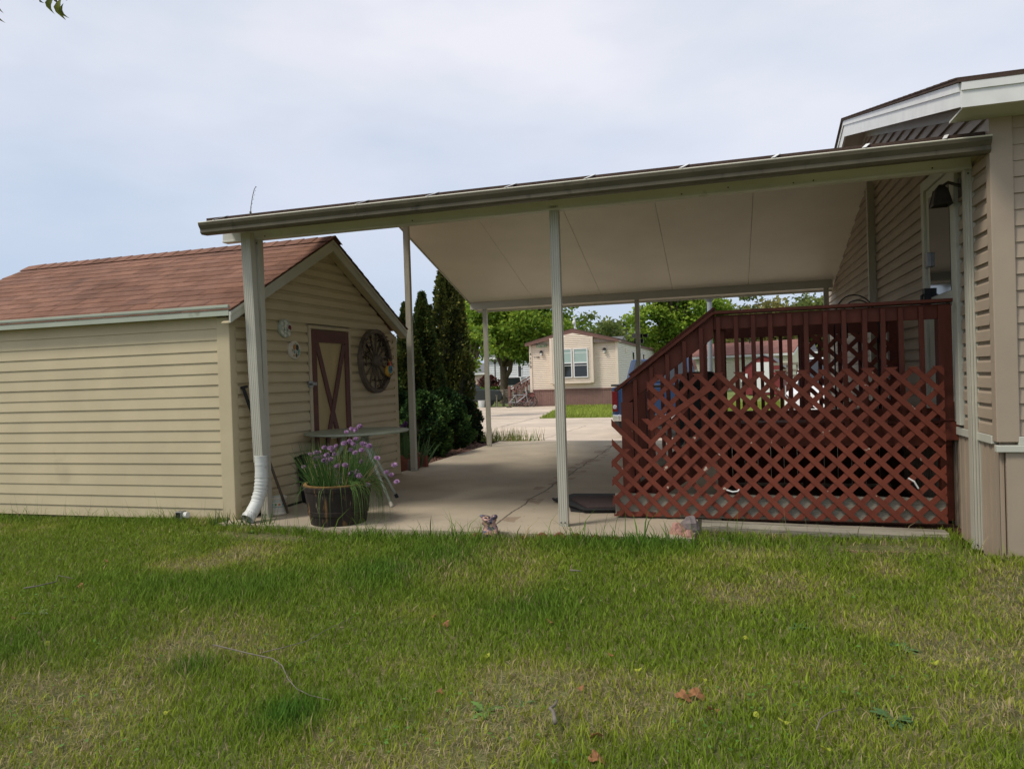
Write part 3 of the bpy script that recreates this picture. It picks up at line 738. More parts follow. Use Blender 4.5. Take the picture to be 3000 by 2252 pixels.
# chives
ch = thing('chive_plant', 'flowering chive clump with mauve pompom heads in the half barrel', 'plant', (-3.40, 5.80, .30))
V = []; F = []; C = []
r_ = np.random.default_rng(5)
def blade(V, F, C, base, tip, bend, w, c, n=5):
    base, tip = np.array(base), np.array(tip); ax = tip-base
    side = np.cross(ax, [0, .99, .1]); side = side/np.linalg.norm(side)*w; o = len(V)
    for i in range(n+1):
        t = i/n; p = base+ax*t+np.array(bend)*math.sin(t*math.pi)*1.0; ww = side*(1-t*.85)
        V += [p-ww, p+ww]; C += [c, c]
        if i: F.append((o+2*i-2, o+2*i-1, o+2*i+1, o+2*i))
heads = []
hp = [(1055,1248),(1030,1256),(1042,1258),(1008,1298),(1043,1285),(1035,1300),(1028,1317),(1040,1325),(1060,1318),(950,1310),(935,1325),(968,1312),(975,1318),(955,1335),(962,1345),(940,1338),(925,1325),(910,1330),(985,1305),(958,1332),(980,1330),(970,1345),(960,1356),(948,1348),(925,1342),(890,1367),(927,1366),(980,1368),(985,1378),(988,1365),(1015,1370),(1012,1362),(990,1390),(1008,1388),(1030,1385),(1025,1392),(1035,1398),(1042,1392),(1052,1393),(1060,1400),(1045,1380),(1020,1388),(985,1405),(1000,1403),(1033,1410),(1022,1418),(1035,1430),(997,1414),(1105,1341),(1147,1391),(1162,1410),(1132,1382),(1155,1361),(1082,1306),(1078,1420),(1059,1352),(1025,1292),(1064,1300),(1015,1265),(990,1362)]
for i, (px, py) in enumerate(hp):
    q = at(px, py, 5.80+r_.uniform(-.16, .12)); heads.append(q)
bm0 = MB(); rr = random.Random(9)
for k in range(60):
    ph = math.acos(1-2*(k+.5)/60); th = k*2.4
    d = Vector((math.sin(ph)*math.cos(th), math.sin(ph)*math.sin(th), math.cos(ph)*.85))
    s_ = d.cross(Vector((.3, .5, .8))).normalized()*.0048; u_ = d.cross(s_)
    q = rr.uniform(.7, 1.25); bm0.col = (.54*q, .34*q, .54*q)
    bm0.poly(d*.006-s_, d*.012+u_, d*.0225*rr.uniform(.85, 1.1), d*.012-u_+s_)
bm0.col = (.25, .13, .25); bm0.blob((0, 0, 0), (.0135, .0135, .012), 8, 5)
hm = None
for i, q in enumerate(heads):
    if hm is None:
        LOCsave = LOC[ch.as_pointer()]; LOC[ch.as_pointer()] = (0, 0, 0)
        o = bm0.build('flower_head', M['plain'], ch); LOC[ch.as_pointer()] = LOCsave; hm = o
    else:
        o = hm.copy(); COL.objects.link(o); o.parent = ch
    o.location = q-Vector((-3.40, 5.80, .30)); s_ = r_.uniform(1.15, 1.55); o.scale = (s_, s_, s_*.9); o.rotation_euler = (r_.uniform(-.5, .5), r_.uniform(-.5, .5), r_.uniform(0, 6))
    a = r_.uniform(0, 6.28); rad = .19*math.sqrt(r_.random())
    bs = (-3.40+rad*math.cos(a)*.8+(q.x+3.4)*.2, 5.80+rad*math.sin(a), .30)
    blade(V, F, C, bs, tuple(q), (r_.uniform(-.02, .02), 0, .02), .0026, (.10, .15, .05))
for i in range(620):
    a = r_.uniform(0, 6.28); rad = .23*math.sqrt(r_.random()); o = r_.uniform(.25, 1)
    x, y = -3.40+rad*math.cos(a), 5.80+rad*math.sin(a)
    h = r_.uniform(.12, .44); sp = r_.uniform(.1, .8)*(.13+rad*.75)
    tip = (x+sp*math.cos(a)+r_.uniform(-.06, .06), y+sp*math.sin(a)*.8+r_.uniform(-.05, .05), .30+h)
    g_ = r_.uniform(.6, 1.35); c = (.05*g_, .115*g_, .022*g_) if r_.random() > .08 else (.34, .27, .12)
    blade(V, F, C, (x, y, .30), tip, (sp*.25*math.cos(a), 0, .05), r_.uniform(.0022, .0042), c)
for i in range(95):
    a = r_.uniform(-.75, .45); 
    if r_.random() < .12: a = r_.uniform(-3.0, 0)
    x, y = -3.40+.27*math.cos(a), 5.80+.27*math.sin(a)
    L_ = r_.uniform(.15, .42); ex = r_.uniform(.05, .2)
    tip = (x+ex*math.cos(a)+.02, y+ex*math.sin(a), .36-L_)
    g_ = r_.uniform(.6, 1.4); blade(V, F, C, (x-.08*math.cos(a), y-.08*math.sin(a), .34), tip, (.08*math.cos(a), .08*math.sin(a), .14), .003, (.075*g_, .13*g_, .03*g_), 7)
npmesh('leaves', V, F, M['plain'], ch, C)

# round table
tb = thing('patio_table', 'round sage green patio table with splayed thin legs against the shed', 'table', (-3.86, 7.02, 0))
b = MB(); tc = (-3.86, 7.02, 0)
b.lathe(tc, [(0, .705), (.53, .705), (.553, .709), (.560, .718), (.556, .728), (.53, .731), (0, .731)], 56); b.build('table_top', M['tabletop'], tb)
b = MB()
for a in np.linspace(0, 6.28, 9)[:-1]: b.bar((tc[0], tc[1], .698), (tc[0]+.5*math.cos(a), tc[1]+.5*math.sin(a), .698), .025, .014)
b.build('under_frame', M['tableleg'], tb)
for dx, dy in ((.62, -.47), (.43, .05), (-.38, -.42), (-.34, .42)):
    s_ = .32
    b = MB(); b.tube([(tc[0]+dx*.22, tc[1]+dy*s_, .70), (tc[0]+dx*.3, tc[1]+dy*.3, .56), (tc[0]+dx*.96, tc[1]+dy*.96, .035)], [.018, .024, .013], 9); lg = b.build('leg', M['tableleg'], tb, smooth=True)
    b = MB(); b.tube([(tc[0]+dx*.955, tc[1]+dy*.955, .04), (tc[0]+dx*1.0, tc[1]+dy*1.0, .0)], [.018, .02], 9); b.build('foot_cap', M['ceramic'] if dy < -.45 else M['black'], lg)
b = MB(); b.bar((-3.70, 6.98, .695), (-3.88, 6.82, .52), .05, .012); b.build('brace', M['tableleg'], tb)

# black bin
bn = thing('waste_bin', 'tall black plastic bin against shed wall behind the flowers', 'bin', (-4.20, 6.78, 0))
b = MB(); c = Vector((-4.22, 6.78, 0))
P = lambda h, w, d: [c+Vector((sx*w, sy*d, h)) for sx, sy in ((-1, -1), (1, -1), (1, 1), (-1, 1))]
lo, hi = P(0, .12, .12), P(.47, .15, .15)
b.add(lo+hi, [(0, 3, 2, 1), (0, 1, 5, 4), (1, 2, 6, 5), (2, 3, 7, 6), (3, 0, 4, 7)]); b.build('body', M['black'], bn, bevel=.012)
b = MB(); b.prism([p-Vector((0, 0, .01)) for p in P(.47, .165, .165)], (0, 0, .03)); b.prism(P(.49, .13, .13), (0, 0, .018)); b.build('lid', M['black'], bn, bevel=.008)
b = MB(); b.bar((-4.08, 6.70, .47), (-4.08, 6.86, .47), .03, .05); b.build('handle', M['black'], bn, bevel=.006)

# crock
ck = thing('ceramic_crock', 'cream ceramic crock with coloured flower band behind the downspout', 'crock', (-4.17, 6.10, 0))
b = MB(); b.lathe((-4.17, 6.10, 0), [(.085, 0), (.108, 0), (.112, .012), (.100, .02), (.098, .03), (.103, .20), (.112, .215), (.112, .228), (.102, .228), (.095, .05), (0, .05)], 32); b.build('body', M['ceramic'], ck, smooth=False)
for z, h, r, c in ((.098, .005, .1018, (.12, .32, .28)), (.108, .003, .102, (.12, .32, .28)), (.170, .004, .104, (.12, .32, .28)), (.186, .004, .1048, (.12, .32, .28))):
    b = MB(); b.col = c; b.lathe((-4.17, 6.10, 0), [(r, z), (r+.0006, z), (r+.0008, z+h), (r, z+h)], 32); b.build('band', M['paint'], ck)
b = MB()
for k in range(14):
    a = k*6.283/14; r = .1045; cx, cy = -4.17+r*math.cos(a), 6.10+r*math.sin(a); t = Vector((-math.sin(a), math.cos(a), 0)); n_ = Vector((math.cos(a), math.sin(a), 0)); o = Vector((cx, cy, .138))
    b.col = [(.5, .16, .08), (.10, .35, .33), (.12, .28, .08)][k % 3]
    b.poly(*[o+n_*.0012+t*(.015*math.cos(q))+Vector((0, 0, .018*math.sin(q)*(1 if math.sin(q) < 0 else .6+.4*abs(math.cos(q))))) for q in np.linspace(0, 6.28, 13)[:-1]])
b.build('flower_pattern', M['paint'], ck)

ck.scale = (.74, .74, .74); q = atz(818, 1504, 0); ck.location = (q.x, q.y, 0)
# garden tool
gt_ = thing('garden_tool', 'long handled garden tool with black grip leaning on the shed wall', 'garden tool', (-4.10, 6.06, 0))
b = MB(); A, B = Vector((-4.098, 6.05, .012)), Vector((-4.405, 5.85, 1.235)); b.tube([A, A.lerp(B, .80)], .0135, 10); b.build('handle', M['oldwood'], gt_, smooth=True)
b = MB(); b.tube([A.lerp(B, .79), A.lerp(B, .97), B], [.0165, .018, .014], 10); b.bar(B-Vector((0, .025, 0)), B+Vector((0, .055, .012)), .03, .024); b.build('grip', M['black'], gt_, bevel=.004)

# iris, stump and terracotta edging by the shed's far corner
def iris(name, label, loc, n, h, spread, seed, lean=0):
    r = np.random.default_rng(seed); V = []; F = []; C = []
    for i in range(n):
        a = r.uniform(0, 6.28); q = r.uniform(0, .10); x, y = q*math.cos(a), q*math.sin(a); hh = h*r.uniform(.6, 1.1); sp = spread*r.uniform(.1, 1)
        aa = a+r.uniform(-.5, .5); g_ = r.uniform(.7, 1.3)
        blade(V, F, C, (x, y, 0), (x+sp*math.cos(aa)+lean*r.uniform(.1, 1), y+sp*math.sin(aa), hh), (sp*.15*math.cos(aa), 0, .05), r.uniform(.008, .014), (.10*g_, .17*g_, .07*g_), 6)
    o = local(name, label, 'plant', loc)
    npmesh('leaves', V, F, M['plain'], o, C); return o
ir = iris('iris_plant', 'tall iris clump with buds rising behind the stump at shed corner', (-4.46, 9.42, -.02), 34, .62, .12, 2)
b = MB(); 
for k in range(3): b.col = (.09, .03, .14); b.blob((.03*k-.02, .02*k, .60+.03*k), (.025, .025, .04), 7, 5, .3, seed=k)
b.build('flower_bud', M['plain'], ir)
iris('iris_plant', 'low wide iris clump fanning to the right of the post by the mulch bed', (-4.33, 9.72, -.03), 22, .50, .22, 6, .16)
b = MB(); b.lathe((-4.255, 9.30, 0), [(.075, 0), (.078, .03), (.072, .14), (.07, .145), (0, .147)], 20); tag(b.build('wood_stump', M['oldwood']), 'short round stump post standing beside the carport post', 'stump')
for i, (x, y) in enumerate(((-4.43, 9.32), (-4.36, 9.50), (-4.30, 9.66))):
    b = MB(); pts = [(x-.10, y+.03, -.02)]+[(x-.10+.20*t, y+.03-.06*t, .17+.035*math.sin(t*math.pi*2.0)) for t in np.linspace(0, 1, 11)]+[(x+.10, y-.03, -.02)]
    b.prism(pts, (.02, .05, 0)); tag(b.build('edging_tile', M['terracotta'], bevel=.006), ('terracotta scalloped edging tile nearest the shed corner', 'terracotta scalloped edging tile just behind the stump', 'terracotta scalloped edging tile nearest the low iris')[i], 'edging tile', 'terracotta tiles around the iris')

# wall plaques, wagon wheel, ornament
ey, ez, ex = Vector((.05, 1, 0)).normalized(), Vector((0, 0, 1)), Vector((1, -.05, 0)).normalized()
fr = (ey, ez, ex)
def wallp(v, z, o=.02): return SH(o, v, z)
for nm, lab, v, z, r, kind in (('stepping_stone', 'round pale green stone plaque with raised petals on shed wall', .785, 1.838, .098, 0), ('stepping_stone', 'round cream mosaic stone plaque with dark and ochre pebbles, lower of two', .935, 1.614, .097, 1)):
    t = thing(nm, lab, 'wall plaque', tuple(wallp(v, z)), 'round plaques on the shed wall')
    b = MB(); b.col = (.38, .42, .34) if kind == 0 else (.55, .50, .40); b.lathe(wallp(v, z, .018), [(r*.98, 0), (r, .008), (r, .026), (r*.94, .032), (0, .032)], 30, ax=fr); b.build('stone', M['paint'], t)
    b = MB(); rq = random.Random(kind+3)
    if kind == 0:
        for k in range(24):
            a = rq.uniform(0, 6.28); q = r*.85*math.sqrt(rq.random()); b.col = (.62, .62, .52) if rq.random() > .2 else (.20, .26, .20)
            b.lathe(wallp(v, z, .051)+ey*q*math.cos(a)+ez*q*math.sin(a), [(.014*rq.uniform(.7, 1.4), 0), (.011, .004), (0, .006)], 9, ax=fr)
        b.col = (.14, .02, .03); b.lathe(wallp(v, z, .051)+ey*.062+ez*.01, [(.024, 0), (.018, .009), (0, .014)], 10, sy=1.3, ax=fr)
    else:
        for dy, dz, s, c in ((-.018, .032, .024, (.35, .17, .04)), (.028, .03, .026, (.035, .045, .04)), (.012, -.055, .016, (.10, .09, .06)), (.055, -.01, .02, (.18, .33, .27)), (-.02, -.02, .014, (.20, .30, .26)), (.02, -.02, .013, (.4, .38, .3)), (-.05, .0, .012, (.3, .3, .22)), (.0, .062, .013, (.3, .33, .22)), (.05, -.04, .014, (.22, .34, .3)), (-.03, -.055, .012, (.45, .35, .2))):
            b.col = c; b.lathe(wallp(v, z, .051)+ey*dy+ez*dz, [(s, 0), (s*.8, .006), (0, .009)], 12, sy=1.25, ax=fr)
    b.build('inlay', M['paint'], t)
wc = wallp(2.575, 1.515, .055)
ww = thing('wagon_wheel', 'weathered wooden wagon wheel with dried vines hung on shed gable', 'wagon wheel', tuple(wc), None)
b = MB(); n = 48
for i in range(n):
    a, c = 2*math.pi*i/n, 2*math.pi*(i+1)/n-(.02 if i % 8 == 7 else 0)
    P = lambda r, t, o: wc+ey*(r*math.cos(t))+ez*(r*1.06*math.sin(t))+ex*o
    ro, ri = .382, .336
    b.add([P(ro, a, -.03), P(ro, c, -.03), P(ri, c, -.03), P(ri, a, -.03), P(ro, a, .03), P(ro, c, .03), P(ri, c, .03), P(ri, a, .03)], [(4, 7, 6, 5), (0, 1, 2, 3), (0, 4, 5, 1), (3, 2, 6, 7), (1, 5, 6, 2), (0, 3, 7, 4)])
b.build('rim', M['oldwood'], ww)
for i in range(14):
    a = 2*math.pi*(i+.35)/14; b = MB(); b.tube([wc+ey*.05*math.cos(a)+ez*.05*math.sin(a), wc+ey*.2*math.cos(a)+ez*.21*math.sin(a), wc+ey*.325*math.cos(a)+ez*.345*math.sin(a)], [.010, .0135, .011], 7); b.build('spoke', M['oldwood'], ww)
b = MB(); b.lathe(wc-ex*.05, [(.05, 0), (.075, .03), (.078, .08), (.062, .12), (.055, .13), (.02, .13), (.018, .10), (0, .10)], 20, ax=fr); b.build('hub', M['oldwood'], ww)
V = []; F = []; C = []; r_ = np.random.default_rng(8)
for i in range(300):
    a = r_.choice([r_.normal(.7, .5), r_.normal(2.7, .35), r_.normal(-.9, .3), r_.uniform(0, 6.28)], p=[.45, .3, .15, .10]); q = np.clip(r_.normal(.29, .055), .12, .42)
    p = wc+ey*(q*math.cos(a))+ez*(q*math.sin(a)); L_ = r_.uniform(.02, .06); d = r_.normal(size=3); d[0] = abs(d[0])*.6; d /= np.linalg.norm(d)
    p0 = np.array(p)+np.array(ex)*r_.uniform(-.01, .055); g_ = r_.uniform(.5, 1.6)
    blade(V, F, C, p0, p0+d*L_, (0, 0, r_.uniform(-.01, .01)), r_.uniform(.003, .009), (.035*g_, .026*g_, .016*g_), 2)
vi = npmesh('dried_vine', V, F, M['plain'], None, C); tag(vi, 'dried brown vine wreath wound through the wagon wheel', 'dried vine')
V = None
oc = wallp(2.735, 1.385, .16)
b = MB(); on = thing('bird_ornament', 'small painted blue and yellow birdhouse ornament hanging on the wheel', 'ornament', tuple(oc))
b.col = (.62, .36, .05); b.lathe(oc-ex*.03, [(.072, 0), (.078, .02), (.07, .045), (0, .05)], 20, sy=.95, ax=fr); b.build('body', M['paint'], on)
b = MB(); b.col = (.03, .22, .30); b.lathe(oc+ex*.0+ez*.022, [(.05, .0), (.055, .018), (.04, .026), (0, .028)], 18, ax=fr); b.col = (.01, .02, .06); b.lathe(oc+ex*.026+ez*.02, [(.024, 0), (.022, .004), (0, .005)], 14, ax=fr); b.build('painted_ring', M['paint'], on)
b = MB(); b.col = (.55, .08, .03); b.prism([oc-ey*.03+ez*.06+ex*.0, oc+ey*.03+ez*.06, oc+ez*.125], ex*.02); b.col = (.6, .36, .05); b.tube([oc+ez*.11, oc+ez*.155-ey*.02], .005, 6); b.build('roof_peak', M['paint'], on)
b = MB(); b.col = (.12, .10, .05)
for k in range(4): a = -2.4+.55*k; b.lathe(oc+ex*.017+ey*.055*math.cos(a)+ez*.055*math.sin(a), [(.012, 0), (.010, .004), (0, .005)], 10, ax=fr)
b.build('spots', M['paint'], on)

# twig seedling on gutter
b = MB(); b.tube([(-4.003, 5.50, 2.70), (-3.995, 5.50, 2.83), (-3.975, 5.50, 2.92), (-3.955, 5.50, 2.98), (-3.935, 5.50, 3.008), (-3.928, 5.5, 3.0)], [.006, .0035, .003, .003, .003, .002], 6); b.blob((-4.0, 5.5, 2.785), (.011, .011, .013), 6, 5)
for k in range(9): b.bar((-3.998+.006*k, 5.5, 2.82+.018*k), (-3.993+.006*k+.008*(-1)**k, 5.5, 2.829+.018*k), .002, .002)
tag(b.build('seedling', M['twig']), 'thin dry seedling sprouting from the gutter', 'seedling')

# utility box at the shed footing
ub = thing('utility_box', 'small grey utility box with round pipe at foot of shed wall', 'utility box', (-5.0, 5.66, -.08))
b = MB(); b.box(-5.045, -4.975, 5.63, 5.70, -.10, .085); b.build('box', M['metal'], ub, bevel=.006)
b = MB(); b.box(-5.035, -4.995, 5.624, 5.6295, -.09, .075); b.build('front_opening', M['black'], ub)
b = MB(); b.tube([(-4.974, 5.665, .05), (-4.93, 5.665, .05)], [.026, .03], 12); b.build('pipe', M['whitem'], ub)

# door mats
dm = thing('door_mat', 'curled black rubber mat with brown bristles on the patio by the deck', 'door mat', (-1.3, 6.8, 0))
b = MB(); A = [atz(1620, 1466, .012), atz(1712, 1500, .012), atz(1960, 1497, .012), atz(1960, 1450, .012), atz(1680, 1450, .012)]
b.prism(A, (0, 0, .02)); b.build('rubber_base', M['rubber'], dm, bevel=.005)
b = MB(); A2 = [atz(1672, 1463, .033), atz(1722, 1489, .033), atz(1960, 1487, .033), atz(1960, 1454, .033), atz(1688, 1454, .033)]; b.prism(A2, (0, 0, .012)); b.build('bristles', M['mat_brown'], dm)
b = MB(); b.tube([A[0]+Vector((0, 0, .02)), A[1]+Vector((0, 0, .022)), A[2]+Vector((0, 0, .02))], .012, 6); b.build('raised_edge', M['rubber'], dm)
b = MB(); A = [atz(1667, 1478, .002), atz(1672, 1498, .002), atz(1730, 1502, .002), atz(1760, 1478, .002)]; b.prism(A, (0, 0, .006))
tag(b.build('rubber_mat', M['rubber']), 'thin flat black mat lying under the bristle mat', 'mat')

# scalloped bricks along the patio front
xs_ = [-1.985, -1.86, -1.585, -1.44, -1.30, -1.16, -1.01, -.86, -.70]
for i, x in enumerate(xs_):
    b = MB(); y = 5.50+.012*math.sin(i*2); hgt = (.0, .0, -.01, .018, .022, .022, .014, .004, -.01)[i]
    pts = [(x-.062, y, -.16)]+[(x-.062+.124*t, y, -.05+(hgt+.05)*(math.sin(t*math.pi)**.6)) for t in np.linspace(0, 1, 11)]+[(x+.062, y, -.16)]
    b.prism(pts, (0, .05, 0)); tag(b.build('edging_brick', M['terracotta'], bevel=.006), 'red scalloped edging brick at the patio front, '+ORD[i]+' from the left', 'edging brick', 'scalloped bricks along the patio front')
# rocks
for nm, lab, c, r, m, sd in (('rock', 'grey violet boulder, tallest of three rocks by the timber end', (-.315, 5.80, .02), (.075, .06, .105), 'rockgrey', 1), ('rock', 'pink rock on the left of the grey boulder', (-.40, 5.72, -.02), (.07, .06, .105), 'rockpink', 2), ('rock', 'small pink rock in front of the grey boulder', (-.315, 5.64, -.035), (.055, .05, .085), 'rockpink', 3)):
    b = MB(); b.blob(c, r, 8, 6, .16, sd, sd*7+1); tag(b.build(nm, M[m], bevel=.004), lab, 'rock', 'rocks at the timber end')
# landscape timbers
def timber(nm, lab, a, c, r, sd):
    q = random.Random(sd); a, c = Vector(a), Vector(c); b = MB(); N_ = 14; pts = [a.lerp(c, i/N_) for i in range(N_+1)]; d = (c-a).normalized(); s_ = d.cross(Vector((0, 0, 1))).normalized()
    vs = []; m_ = 14
    rj = [q.uniform(-.08, .08) for _ in range(m_)]
    for i, p in enumerate(pts):
        for k in range(m_):
            t = 2*math.pi*k/m_; rad = r*(1+rj[k]+q.uniform(-.02, .02)); vs.append(p+s_*rad*1.25*math.cos(t)+Vector((0, 0, 1))*max(-.75, min(.78, math.sin(t)))*rad)
    b.add(vs, [[i*m_+k, i*m_+(k+1) % m_, (i+1)*m_+(k+1) % m_, (i+1)*m_+k] for i in range(N_) for k in range(m_)]+[list(range(m_))[::-1], [N_*m_+k for k in range(m_)]])
    b.bar(a+Vector((0, -.01, r*.80)), a.lerp(c, .45)+Vector((0, -.02, r*.80)), .05, .012)
    return tag(b.build(nm, M['greywood']), lab, 'timber', 'landscape timbers in front of the deck')
timber('landscape_timber', 'long split grey timber lying against the lattice foot', (-.225, 6.03, -.02), (1.52, 6.0, -.045), .076, 1)
timber('landscape_timber', 'lower grey timber half sunk in grass in front of the split one', (-.25, 5.87, -.105), (.62, 5.84, -.12), .056, 2)

# garden statue (seated spotted figure with ears)
gs = thing('garden_statue', 'small spotted pink and blue seated frog statue on the lawn edge', 'statue', (-1.86, 5.52, -.08))
M['statue'] = mat('spotted glazed statue', (.42, .25, .21), .5, .2, 30, spots=[(26, .50, .54, (.07, .06, .09)), (44, .58, .62, (.55, .36, .20)), (18, .60, .64, (.10, .13, .19))])
bm = bpy.data.meshes.new('body'); V = [(0, 0, -.01), (0, .005, .055), (0, .005, .115), (-.008, -.01, .165), (-.012, -.02, .20), (-.045, -.055, .185), (-.06, .0, .205), (-.09, .0, .212), (.02, -.01, .19), (.045, -.02, .212), (.06, -.03, .205), (.045, -.03, .095), (.06, -.075, .03), (-.045, -.03, .09), (-.04, -.08, .02), (.06, .0, .02), (.075, -.06, -.01)]
E = [(0, 1), (1, 2), (2, 3), (3, 4), (4, 5), (4, 6), (6, 7), (3, 8), (8, 9), (9, 10), (2, 11), (11, 12), (2, 13), (13, 14), (0, 15), (15, 16)]
bm.from_pydata([tuple(np.array(v)*1.05) for v in V], E, [])
st = link('body', bm, gs); bm.materials.append(M['statue'])
sk = st.modifiers.new('skin', 'SKIN'); rad = [.06, .064, .054, .046, .038, .022, .018, .006, .03, .024, .02, .02, .013, .02, .013, .032, .018]
for v, r in zip(bm.skin_vertices[0].data, rad): v.radius = (r, r)
bm.skin_vertices[0].data[0].use_root = True
ss = st.modifiers.new('sub', 'SUBSURF'); ss.levels = ss.render_levels = 2
for p in bm.polygons: p.use_smooth = True
b = MB()
for x in (-.022, .006): b.blob((-1.86+x, 5.52-.052, .135), (.007, .006, .008), 8, 6)
b.build('eye', M['black'], gs)
# ------------------------------------------------------------------ foliage
def leafquads(P, D, S, size, fold=.25):
    """diamond leaves: base P, direction D, sideways S (arrays)"""
    size = size[:, None]; n = np.cross(D, S)
    V = np.stack([P, P+D*size*.5+S*size*.33+n*size*fold*.3, P+D*size, P+D*size*.5-S*size*.33+n*size*fold*.3], 1).reshape(-1, 3)
    F = np.arange(len(P)*4).reshape(-1, 4); return V, F
def unit(a): return a/np.maximum(np.linalg.norm(a, axis=1, keepdims=True), 1e-6)
def broadleaf(name, label, loc, h, crown_c, crown_r, ncl, nleaf, lsize, cols, seed, trunk_r=.3, fork=.3, group=None, clr=1.0, cat='tree', limbs=14, tkind=0):
    r = np.random.default_rng(seed); t = local(name, label, cat, loc, group)
    cc, cr_ = np.array(crown_c, float), np.array(crown_r, float)
    d = unit(r.normal(size=(ncl, 3))); q = r.random(ncl)**.42
    lump = 1+.22*np.sin(d[:, 0]*4+seed)*np.cos(d[:, 2]*5+seed*2)+.12*r.normal(size=ncl)
    K = cc+d*cr_*(q*lump)[:, None]
    K = K[K[:, 2] > cc[2]-cr_[2]*.92]
    b = MB(); fz = h*fork
    b.tube([(0, 0, -.3), (0, 0, .1), (.02*h*.1, 0, fz*.6), (0, .03, fz)], [trunk_r*1.5, trunk_r*1.12, trunk_r*.95, trunk_r*.9], 10)
    if tkind == 1:
        b.tube([(0, 0, fz*.55), (trunk_r*1.7, 0, fz*.8), (trunk_r*2.6, .1, fz*1.3), (trunk_r*4, .1, fz*2)], [trunk_r*.7, trunk_r*.62, trunk_r*.5, trunk_r*.3], 8)
        b.tube([(0, 0, fz*.85), (-trunk_r*1.8, 0, fz*1.25), (-trunk_r*3.5, .1, fz*1.9)], [trunk_r*.6, trunk_r*.5, trunk_r*.3], 8)
    b.tube([(0, .03, fz*.97), (.1, .05, h*.55), (0, 0, h*.85)], [trunk_r*.85, trunk_r*.5, trunk_r*.12], 8)
    for i in r.choice(len(K), min(limbs, len(K)), replace=False):
        e = K[i]; z0 = r.uniform(.85, 1.4)*fz; s = np.array([0, .03, min(z0, e[2])]); m = (s+e)/2+np.array([0, 0, .06*h])*r.uniform(-.3, .6)
        b.tube([s, m, e], [trunk_r*.42, trunk_r*.25, trunk_r*.06], 6)
    b.build('trunk', M['bark'], t, smooth=True)
    idx = r.integers(0, len(K), nleaf)
    rad = clr*np.mean(cr_)*.26
    off = r.normal(size=(nleaf, 3))*np.array([1, 1, .62])*rad*.55
    P = K[idx]+off
    D = unit(off*np.array([1, 1, .4])*.8+r.normal(size=(nleaf, 3))*rad*.4+np.array([0, 0, -.25*rad]))
    S = unit(np.cross(D, r.normal(size=(nleaf, 3))))
    V, F = leafquads(P, D, S, lsize*r.uniform(.6, 1.35, nleaf))
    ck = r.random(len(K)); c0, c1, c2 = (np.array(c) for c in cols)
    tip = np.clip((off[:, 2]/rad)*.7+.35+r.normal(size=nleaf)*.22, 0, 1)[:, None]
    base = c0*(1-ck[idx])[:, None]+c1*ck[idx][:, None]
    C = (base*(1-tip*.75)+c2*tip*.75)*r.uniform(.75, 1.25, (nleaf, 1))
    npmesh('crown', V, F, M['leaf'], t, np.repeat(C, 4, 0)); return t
def conifer(name, label, loc, h, rbase, prof, nleaf, lsize, cols, seed, group=None, cat='tree', flat=.5, lobes=0, squash=1):
    r = np.random.default_rng(seed); t = local(name, label, cat, loc, group)
    b = MB(); b.tube([(0, 0, -.15), (0, 0, h*.5), (0, 0, h*.9)], [rbase*.16, rbase*.1, .01], 8); b.build('trunk', M['bark'], t)
    zz = r.random(nleaf); zz = zz if lobes == 0 else zz
    th = r.uniform(0, 2*np.pi, nleaf)
    pr = np.interp(zz, *zip(*prof))
    lump = 1+.16*np.sin(th*3+zz*9+seed)+.14*np.sin(th*5-zz*17+seed*3)+.10*(vnoise(th*3, zz*14, 1, seed)-.5)*2
    if lobes: lump += .20*np.sin(th*lobes+seed)*np.sin(zz*7+seed)
    sub = vnoise(th*6+20, zz*h*5, 1.0, seed+1)
    rad = rbase*pr*lump*(.86+.22*sub)*(1-.22*r.random(nleaf)**2)
    P = np.c_[rad*np.cos(th), rad*np.sin(th)*squash, zz*h]
    out = np.c_[np.cos(th), np.sin(th), np.zeros(nleaf)]
    D = unit(out*.75+np.array([0, 0, flat])+r.normal(size=(nleaf, 3))*.42)
    S = unit(np.cross(D, r.normal(size=(nleaf, 3))))
    V, F = leafquads(P, D, S, lsize*r.uniform(.55, 1.4, nleaf), .5)
    c0, c1, c2 = (np.array(c) for c in cols)
    m = np.clip((sub-.35)*2.2, 0, 1)[:, None]; k = (r.random(nleaf) < .10)[:, None]
    C = np.where(k, c2, c0*(1-m)+c1*m)*r.uniform(.65, 1.35, (nleaf, 1))
    npmesh('foliage', V, F, M['evergreen'], t, np.repeat(C, 4, 0))
    # solid core, inner shade put into its colour, so the column is not see-through
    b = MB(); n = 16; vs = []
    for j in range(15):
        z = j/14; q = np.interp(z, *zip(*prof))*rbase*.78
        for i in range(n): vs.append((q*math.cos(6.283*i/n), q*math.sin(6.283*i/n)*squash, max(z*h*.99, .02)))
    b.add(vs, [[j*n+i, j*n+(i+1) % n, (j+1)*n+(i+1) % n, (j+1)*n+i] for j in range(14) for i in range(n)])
    b.build('shade_core', M['shadecore'], t); return t
M['shadecore'] = mat('dark inner shade core', (.022, .024, .012), .95, .4, 12, bump=.6)  # near-black colour stands in for shade deep in the foliage
ga = 'arborvitae beside the shed'
AV = ((.038, .064, .019), (.108, .148, .034), (.17, .16, .04))
AVp = [(0, .8), (.12, 1.15), (.35, 1.05), (.55, .78), (.72, .50), (.88, .26), (1, .02)]
COLp = [(0, .8), (.12, 1), (.4, .92), (.7, .74), (.88, .5), (.97, .22), (1, .03)]
conifer('arborvitae', 'slim arborvitae half hidden behind the carport post by the shed', (-5.62, 12.2, -.05), 2.72, .29, AVp, 10000, .07, AV, 1, ga)
conifer('arborvitae', 'pointed middle arborvitae just right of the carport post', (-5.62, 12.95, -.05), 2.98, .33, AVp, 12000, .07, AV, 2, ga)
